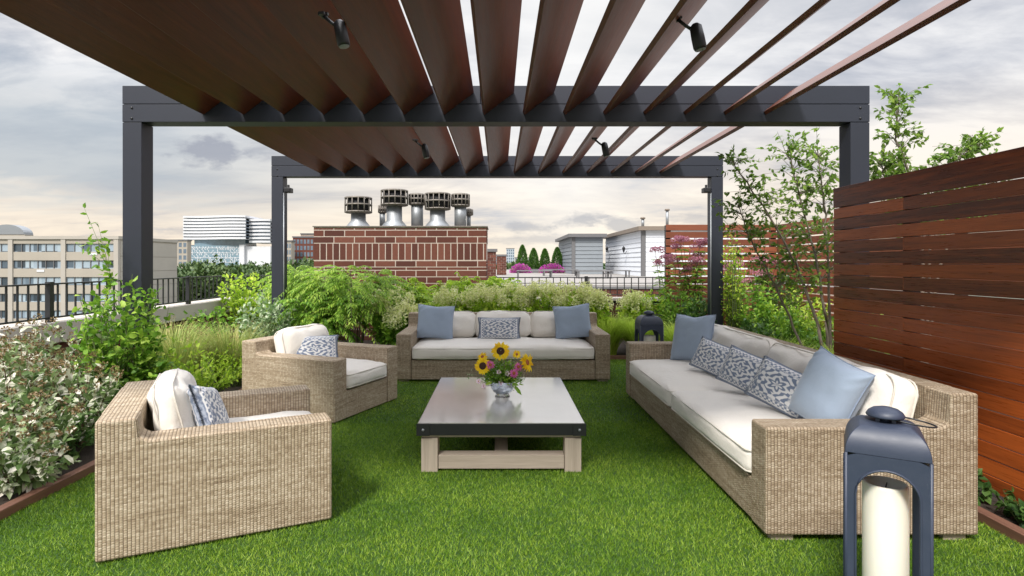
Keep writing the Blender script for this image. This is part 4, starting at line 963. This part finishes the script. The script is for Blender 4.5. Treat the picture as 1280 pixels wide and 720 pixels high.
for k,(px,py,Y,rx,den) in enumerate(((490,372,9.25,.42,.35),(508,392,9.0,.32,.3),(640,366,9.6,.42,.35),(676,362,9.7,.45,.3),(716,364,9.7,.42,.35),(742,372,9.5,.26,.4),(600,368,9.3,.4,.45),(560,372,9.2,.4,.5),(792,374,9.9,.25,.45))):
    p=at(px,py,Y)
    shrub('hydrangea_shrub',('cream flowering shrub beside the left arm of the back sofa','low cream flowering shrub touching the left arm of the back sofa','cream flowering shrub behind the centre seam of the back sofa','widest cream flowering shrub right of the back sofa middle','cream flowering shrub behind the right blue pillow','small cream flowering shrub past the right arm of the back sofa','cream flowering shrub behind the middle cushion','cream flowering shrub behind the left blue pillow','cream flowering shrub below the white shed corner')[k],'shrub',(p.x,Y,.02),rx*1.1,.38,p.z+.03,95,20,.095,.05,'L_mid' if k<2 else 'L_bright',HG,.3,tm=OV,flower=plumes(.08,min(.8,den+.28)))
GG='bright grass clumps around the lantern'
for k,(x,y,r,h) in enumerate(((1.72,8.98+.35,.5,.85),(2.25,9.25,.45,.8),(1.25,9.35,.4,.75),(2.72,8.6,.45,.78))):
    grass_clump('ornamental_grass',('bright grass clump between the two sofas','bright grass clump behind the distant lantern','bright grass clump behind the right arm of the back sofa','bright grass clump behind the far blue pillow')[k],(x,y,.02),r,h,1300,'L_grass',GG,.010)
# joe pye weed
def joepye(label,x,y,h,nst=6):
    t=thing('joe_pye_plant',label,'flowering plant',(x,y,.02),0,'tall mauve flowering plants'); sm=MB(); P=[];D=[];heads=[]
    for i in range(nst):
        a=rng.uniform(0,2*PI); b=np.array([math.cos(a),math.sin(a),0])*rng.uniform(.03,.16); tp=np.array([b[0]*3,b[1]*2.4,h*rng.uniform(.70,1.0)]); sm.tube([tuple(b),tuple((b+tp)/2+[0,0,.05]),tuple(tp)],.007,4,r1=.004); heads.append(tp)
        for q in np.arange(.12,.96,.065):
            c=b+(tp-b)*q
            for k in range(5): a2=2*PI*k/5+q*9; P.append(c); D.append([math.cos(a2),math.sin(a2),.25-.5*rng.random()])
    sm.build('stems',M['brown_stem'],t); P=np.array(P);D=np.array(D);n=len(P); leaves('foliage',P,D,np.array([0,0,1])+rnd(n,.25),.15*rng.uniform(.7,1.1,n),.045,M['L_mid'],t,OV)
    hp=[]; 
    for tp in heads:
        for k in range(9): hp.append(tp+np.array([rng.normal()*.065,rng.normal()*.065,rng.uniform(-.02,.03)]))
    Pp,o,nn=blobs(hp,30,(.045,.045,.03),.01); leaves('flower_heads',Pp,o,nn,.026,.02,M['f_mauve'],t)
joepye('tall mauve flowers leftmost, in front of the white shed',3.05,10.1,1.72,4)
joepye('tall mauve flowers against the left end of the wood screen',3.22,9.95,1.93,6)
joepye('tall mauve flowers just left of the back right post',3.58,10.2,1.98,6)
joepye('low mauve flowers right of the back right post',4.15,9.4,1.6,6)
BG='green shrubs around the back right post'
for k,(x,y,rx,h,mt_) in enumerate(((2.55,9.95,.42,1.12,'L_bright'),(2.98,9.55,.42,1.22,'L_mid'),(3.2,9.3,.38,1.0,'L_dark'),(3.95,9.0,.45,1.3,'L_mid'),(4.5,8.6,.5,1.22,'L_bright'),(4.0,7.9,.45,.95,'L_mid'),(4.75,9.9,.5,1.45,'L_dark'),(3.55,7.9,.38,.72,'L_dark'),(4.3,7.0,.5,.98,'L_mid'))):
    shrub('leafy_shrub',('lime shrub left of the mauve flowers','green shrub below the tallest mauve flowers','dark green shrub in front of the back right post','green shrub right of the back right post','lime shrub between back right post and the tree','green shrub behind the long sofa near the tree','dark green shrub against the far corner of the wood screens','low dark shrub close behind the long sofa','green shrub at the foot of the slender tree')[k],'shrub',(x,y,.02),rx,rx,h,95,15,.085,.04,mt_,BG,.15,tm=OV)
t=shrub('climbing_vine','bright vine climbing the back right post','vine',(3.62,8.93,.02),.17,.12,2.05,110,12,.05,.035,'L_bright',None,.25,tm=OV)
for k,(x,y) in enumerate(((3.5,7.3),(3.35,6.6),(3.7,6.3))):
    grass_clump('ornamental_grass',('green grass clump behind the near half of the long sofa','green grass clump below the tree stems','green grass clump by the end of the reddish fence')[k],(x,y,.02),.42,.72,700,'L_grass','green grass clumps behind the long sofa')
# low leaves at the right edge
for k,(x,y,h) in enumerate(((2.95,3.22,.2),(2.99,2.95,.24),(2.96,3.6,.2))):
    shrub('ground_cover_plant',('low dark leafy plant at the right edge between kerb and fence','low dark leafy plant in the bottom right corner','low dark leafy plant behind the near corner of the long sofa')[k],'plant',(x,y,.02),.10,.17,h,26,6,.06,.045,'L_dark','low leafy plants under the fence',.1,tm=OV)

# multi-stem trees
def tree(label,base,stems,nleaf,seed,spread=.32,ll=.07):
    r2=np.random.default_rng(seed); t=thing('serviceberry_tree',label,'tree',base,0,'slender multi-stem trees'); tr=MB(); br=MB(); P=[];D=[]
    for (pts,r) in stems:
        pts=[Vector(p) for p in pts]; fine=[]
        for i in range(len(pts)-1):
            for k in range(6): fine.append(pts[i].lerp(pts[i+1],k/5)+Vector(r2.normal(size=3)*.006))
        fine.append(pts[-1]); tr.tube(fine,r,6,r1=r*.3)
        n=len(fine)
        for i in range(int(n*.38),n):
            for b in range(6):
                d=Vector(r2.normal(size=3)); d.z=abs(d.z)*.5+.1; d.normalize(); L=spread*r2.uniform(.5,1.9)*(1.1-.5*i/n)
                p0=fine[i]; p1=p0+d*L*.5+Vector((0,0,.04)); p2=p0+d*L+Vector((0,0,.03*r2.normal())); br.tube([p0,p1,p2],.004,3,caps=False,r1=.0015)
                for q in r2.uniform(.3,1.0,nleaf):
                    c=p0.lerp(p1,q).lerp(p1.lerp(p2,q),q); P.append(tuple(c)); dd=d+Vector(r2.normal(size=3)*.8); dd.z-=.35; D.append(tuple(dd))
    tr.build('trunk',M['bark'],t); br.build('branches',M['bark'],t); P=np.array(P);D=np.array(D);n=len(P)
    leaves('crown',P,D,np.array([0,0,1])+rnd(n,.6),ll*rng.uniform(.6,1.15,n),ll*.5,M['L_tree'],t,OV); return t
tree('slender multi-stem tree with open leafy crown left of the front right post',(3.85,6.75,.02),[
 ([(0,0,0),(-.10,0,.7),(-.35,.05,1.5),(-.70,.1,2.15),(-1.05,.1,2.65)],.022),
 ([(.03,0,0),(-.02,0,.8),(-.15,0,1.6),(-.28,.1,2.3),(-.42,.1,2.80)],.020),
 ([(-.03,0,0),(-.3,.1,.6),(-.55,.1,1.2),(-.82,.2,1.75),(-.95,.2,2.15)],.018),
 ([(.05,0,0),(.08,.1,.9),(.05,.1,1.7),(.0,.1,2.3),(-.05,.1,2.75)],.018)],8,3)
tree('slender tree rising above the reddish fence right of the front right post',(4.45,6.1,.02),[
 ([(0,0,0),(.05,0,1.2),(.0,0,2.2),(-.25,0,2.8),(-.22,0,3.2)],.022),
 ([(.03,0,0),(.1,0,1.2),(.12,0,2.1),(.35,0,2.55),(.62,0,2.72)],.018),
 ([(.03,0,0),(-.05,0,1.2),(-.2,0,2.0),(-.35,0,2.35),(-.4,0,2.5)],.018),
 ([(.03,0,0),(.2,0,1.4),(.45,0,2.1),(.8,0,2.35),(1.05,0,2.45)],.016)],8,5,.26)

# ------------------------------------------------------------------ SKY, SUN, CAMERA
SUN_EL,SUN_AZ=R(48),R(205)      # azimuth measured from +Y clockwise; sun behind and a little left of the camera
w=bpy.data.worlds.new('World'); sc.world=w; w.use_nodes=True; nt=w.node_tree; nt.nodes.clear()
class WN(NT):
    def __init__(s): s.t=nt; s.out=nt.nodes.new('ShaderNodeOutputWorld')
W_=WN(); sky=W_.n('ShaderNodeTexSky',sky_type='NISHITA'); sky.sun_disc=False; sky.sun_elevation=SUN_EL; sky.sun_rotation=SUN_AZ
dirv=W_.coord('Generated'); sp=W_.n('ShaderNodeSeparateXYZ'); W_.l(dirv,sp.inputs[0]); dx,dy,dz=sp.outputs
A=W_.math
zc=A('MAXIMUM',dz,.0); den=A('ADD',zc,.16); cu=A('DIVIDE',dx,den); cvv=A('DIVIDE',dy,den)
cb=W_.n('ShaderNodeCombineXYZ'); W_.l(cu,cb.inputs[0]); W_.l(cvv,cb.inputs[1]); plane=cb.outputs[0]
n1=W_.noise(W_.mapping(plane,(.55,1.0,1)),1.3,7,.58,.6); n2=W_.noise(W_.mapping(plane,(.9,1.6,1),(3.1,1.7,0)),3.0,6,.6,.4)
cl=A('ADD',A('MULTIPLY',n1,.7),A('MULTIPLY',n2,.3))
lr=A('ADD',.5,A('MULTIPLY',dx,.8))   # brighter towards the right, where the sun stands behind cloud
hi=W_.ramp(cl,[(.34,(.31,.345,.405)),(.45,(.50,.51,.55)),(.57,(.80,.79,.785))])
lo=W_.ramp(cl,[(.33,(.44,.43,.46)),(.45,(.78,.67,.55)),(.60,(.94,.80,.62))])
el=W_.ramp(dz,[(.0,0.0),(.10,.25),(.26,1.0)])
cloud=W_.mix(el,lo,hi)
# blue-grey bank low on the left
bank=A('MULTIPLY',W_.ramp(A('ADD',dz,A('MULTIPLY',A('SUBTRACT',n2,.5),.10)),[(.06,0.0),(.12,1.0),(.20,1.0),(.30,0.0)]),W_.ramp(A('ADD',dx,.55),[(.0,.85),(.45,.0)]))
cloud=W_.mix(A('MULTIPLY',bank,.8),cloud,(.32,.39,.46))
# bright centre and small grey puffs
bright=W_.ramp(A('ADD',A('ABSOLUTE',A('SUBTRACT',dx,.12)),A('MULTIPLY',A('ABSOLUTE',A('SUBTRACT',dz,.36)),.8)),[(.0,.80),(.46,.0)])
cloud=W_.mix(bright,cloud,(.86,.85,.83))
gu=A('DIVIDE',dx,A('MAXIMUM',dy,.05)); gv=A('DIVIDE',dz,A('MAXIMUM',dy,.05))
cbn=W_.n('ShaderNodeCombineXYZ'); W_.l(gu,cbn.inputs[0]); W_.l(A('MULTIPLY',gv,2.2),cbn.inputs[1]); pn=W_.noise(cbn.outputs[0],13,5,.6); pn2=W_.noise(cbn.outputs[0],26,4,.6)
front=A('GREATER_THAN',dy,.1)
for (px,py,rx,ry,am) in ((263,190,40,20,.8),(330,186,26,12,.4),(725,275,30,9,.6),(775,280,34,9,.6),(655,284,28,7,.5),(500,300,60,6,.35),(880,275,40,8,.4),(660,300,70,6,.4),(230,288,30,6,.35)):
    a=A('DIVIDE',A('SUBTRACT',gu,(px-CX)/F),rx/F*1.15); b=A('DIVIDE',A('SUBTRACT',gv,(CY-py)/F),ry/F*1.2)
    rr=A('ADD',A('SQRT',A('ADD',A('MULTIPLY',a,a),A('MULTIPLY',b,b))),A('MULTIPLY',A('SUBTRACT',pn,.5),2.2)); rr=A('ADD',rr,A('MULTIPLY',A('SUBTRACT',pn2,.5),1.0))
    m=A('MULTIPLY',W_.ramp(rr,[(.35,1.0),(1.0,0.0)]),A('MULTIPLY',front,am)); cloud=W_.mix(m,cloud,(.30,.31,.36))
skyc=W_.mix(1.0,sky.outputs[0],(.12,.12,.12),'MULTIPLY')
tot=W_.mix(.93,skyc,cloud)
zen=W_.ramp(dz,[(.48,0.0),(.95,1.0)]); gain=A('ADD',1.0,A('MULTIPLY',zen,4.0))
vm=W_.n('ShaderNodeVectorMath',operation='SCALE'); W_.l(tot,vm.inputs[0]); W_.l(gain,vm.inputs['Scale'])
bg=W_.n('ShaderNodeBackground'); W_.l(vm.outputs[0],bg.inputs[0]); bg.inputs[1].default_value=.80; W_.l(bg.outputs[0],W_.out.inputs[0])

sd=bpy.data.lights.new('sun','SUN'); sd.energy=2.8; sd.angle=R(10); sd.color=(1,.94,.86); so=link(bpy.data.objects.new('sun',sd))
sv=Vector((math.sin(SUN_AZ)*math.cos(SUN_EL),math.cos(SUN_AZ)*math.cos(SUN_EL),math.sin(SUN_EL))); so.rotation_euler=sv.to_track_quat('Z','Y').to_euler(); so.location=sv*30
cam=bpy.data.cameras.new('camera'); cam.sensor_width=36; cam.lens=36*F/1280; cam.shift_x=(640-CX)/1280; cam.shift_y=-(360-CY)/1280; cam.clip_end=9000; cam.clip_start=.05
co=link(bpy.data.objects.new('camera',cam)); co.location=(0,0,H); co.rotation_euler=(R(90),0,0); sc.camera=co
vs=sc.view_settings; vs.view_transform='Standard'; vs.look='None'; vs.gamma=1; vs.use_curve_mapping=False; vs.exposure=.62
sc.render.engine='CYCLES'; sc.cycles.max_bounces=7; sc.cycles.transparent_max_bounces=4; sc.cycles.use_denoising=True
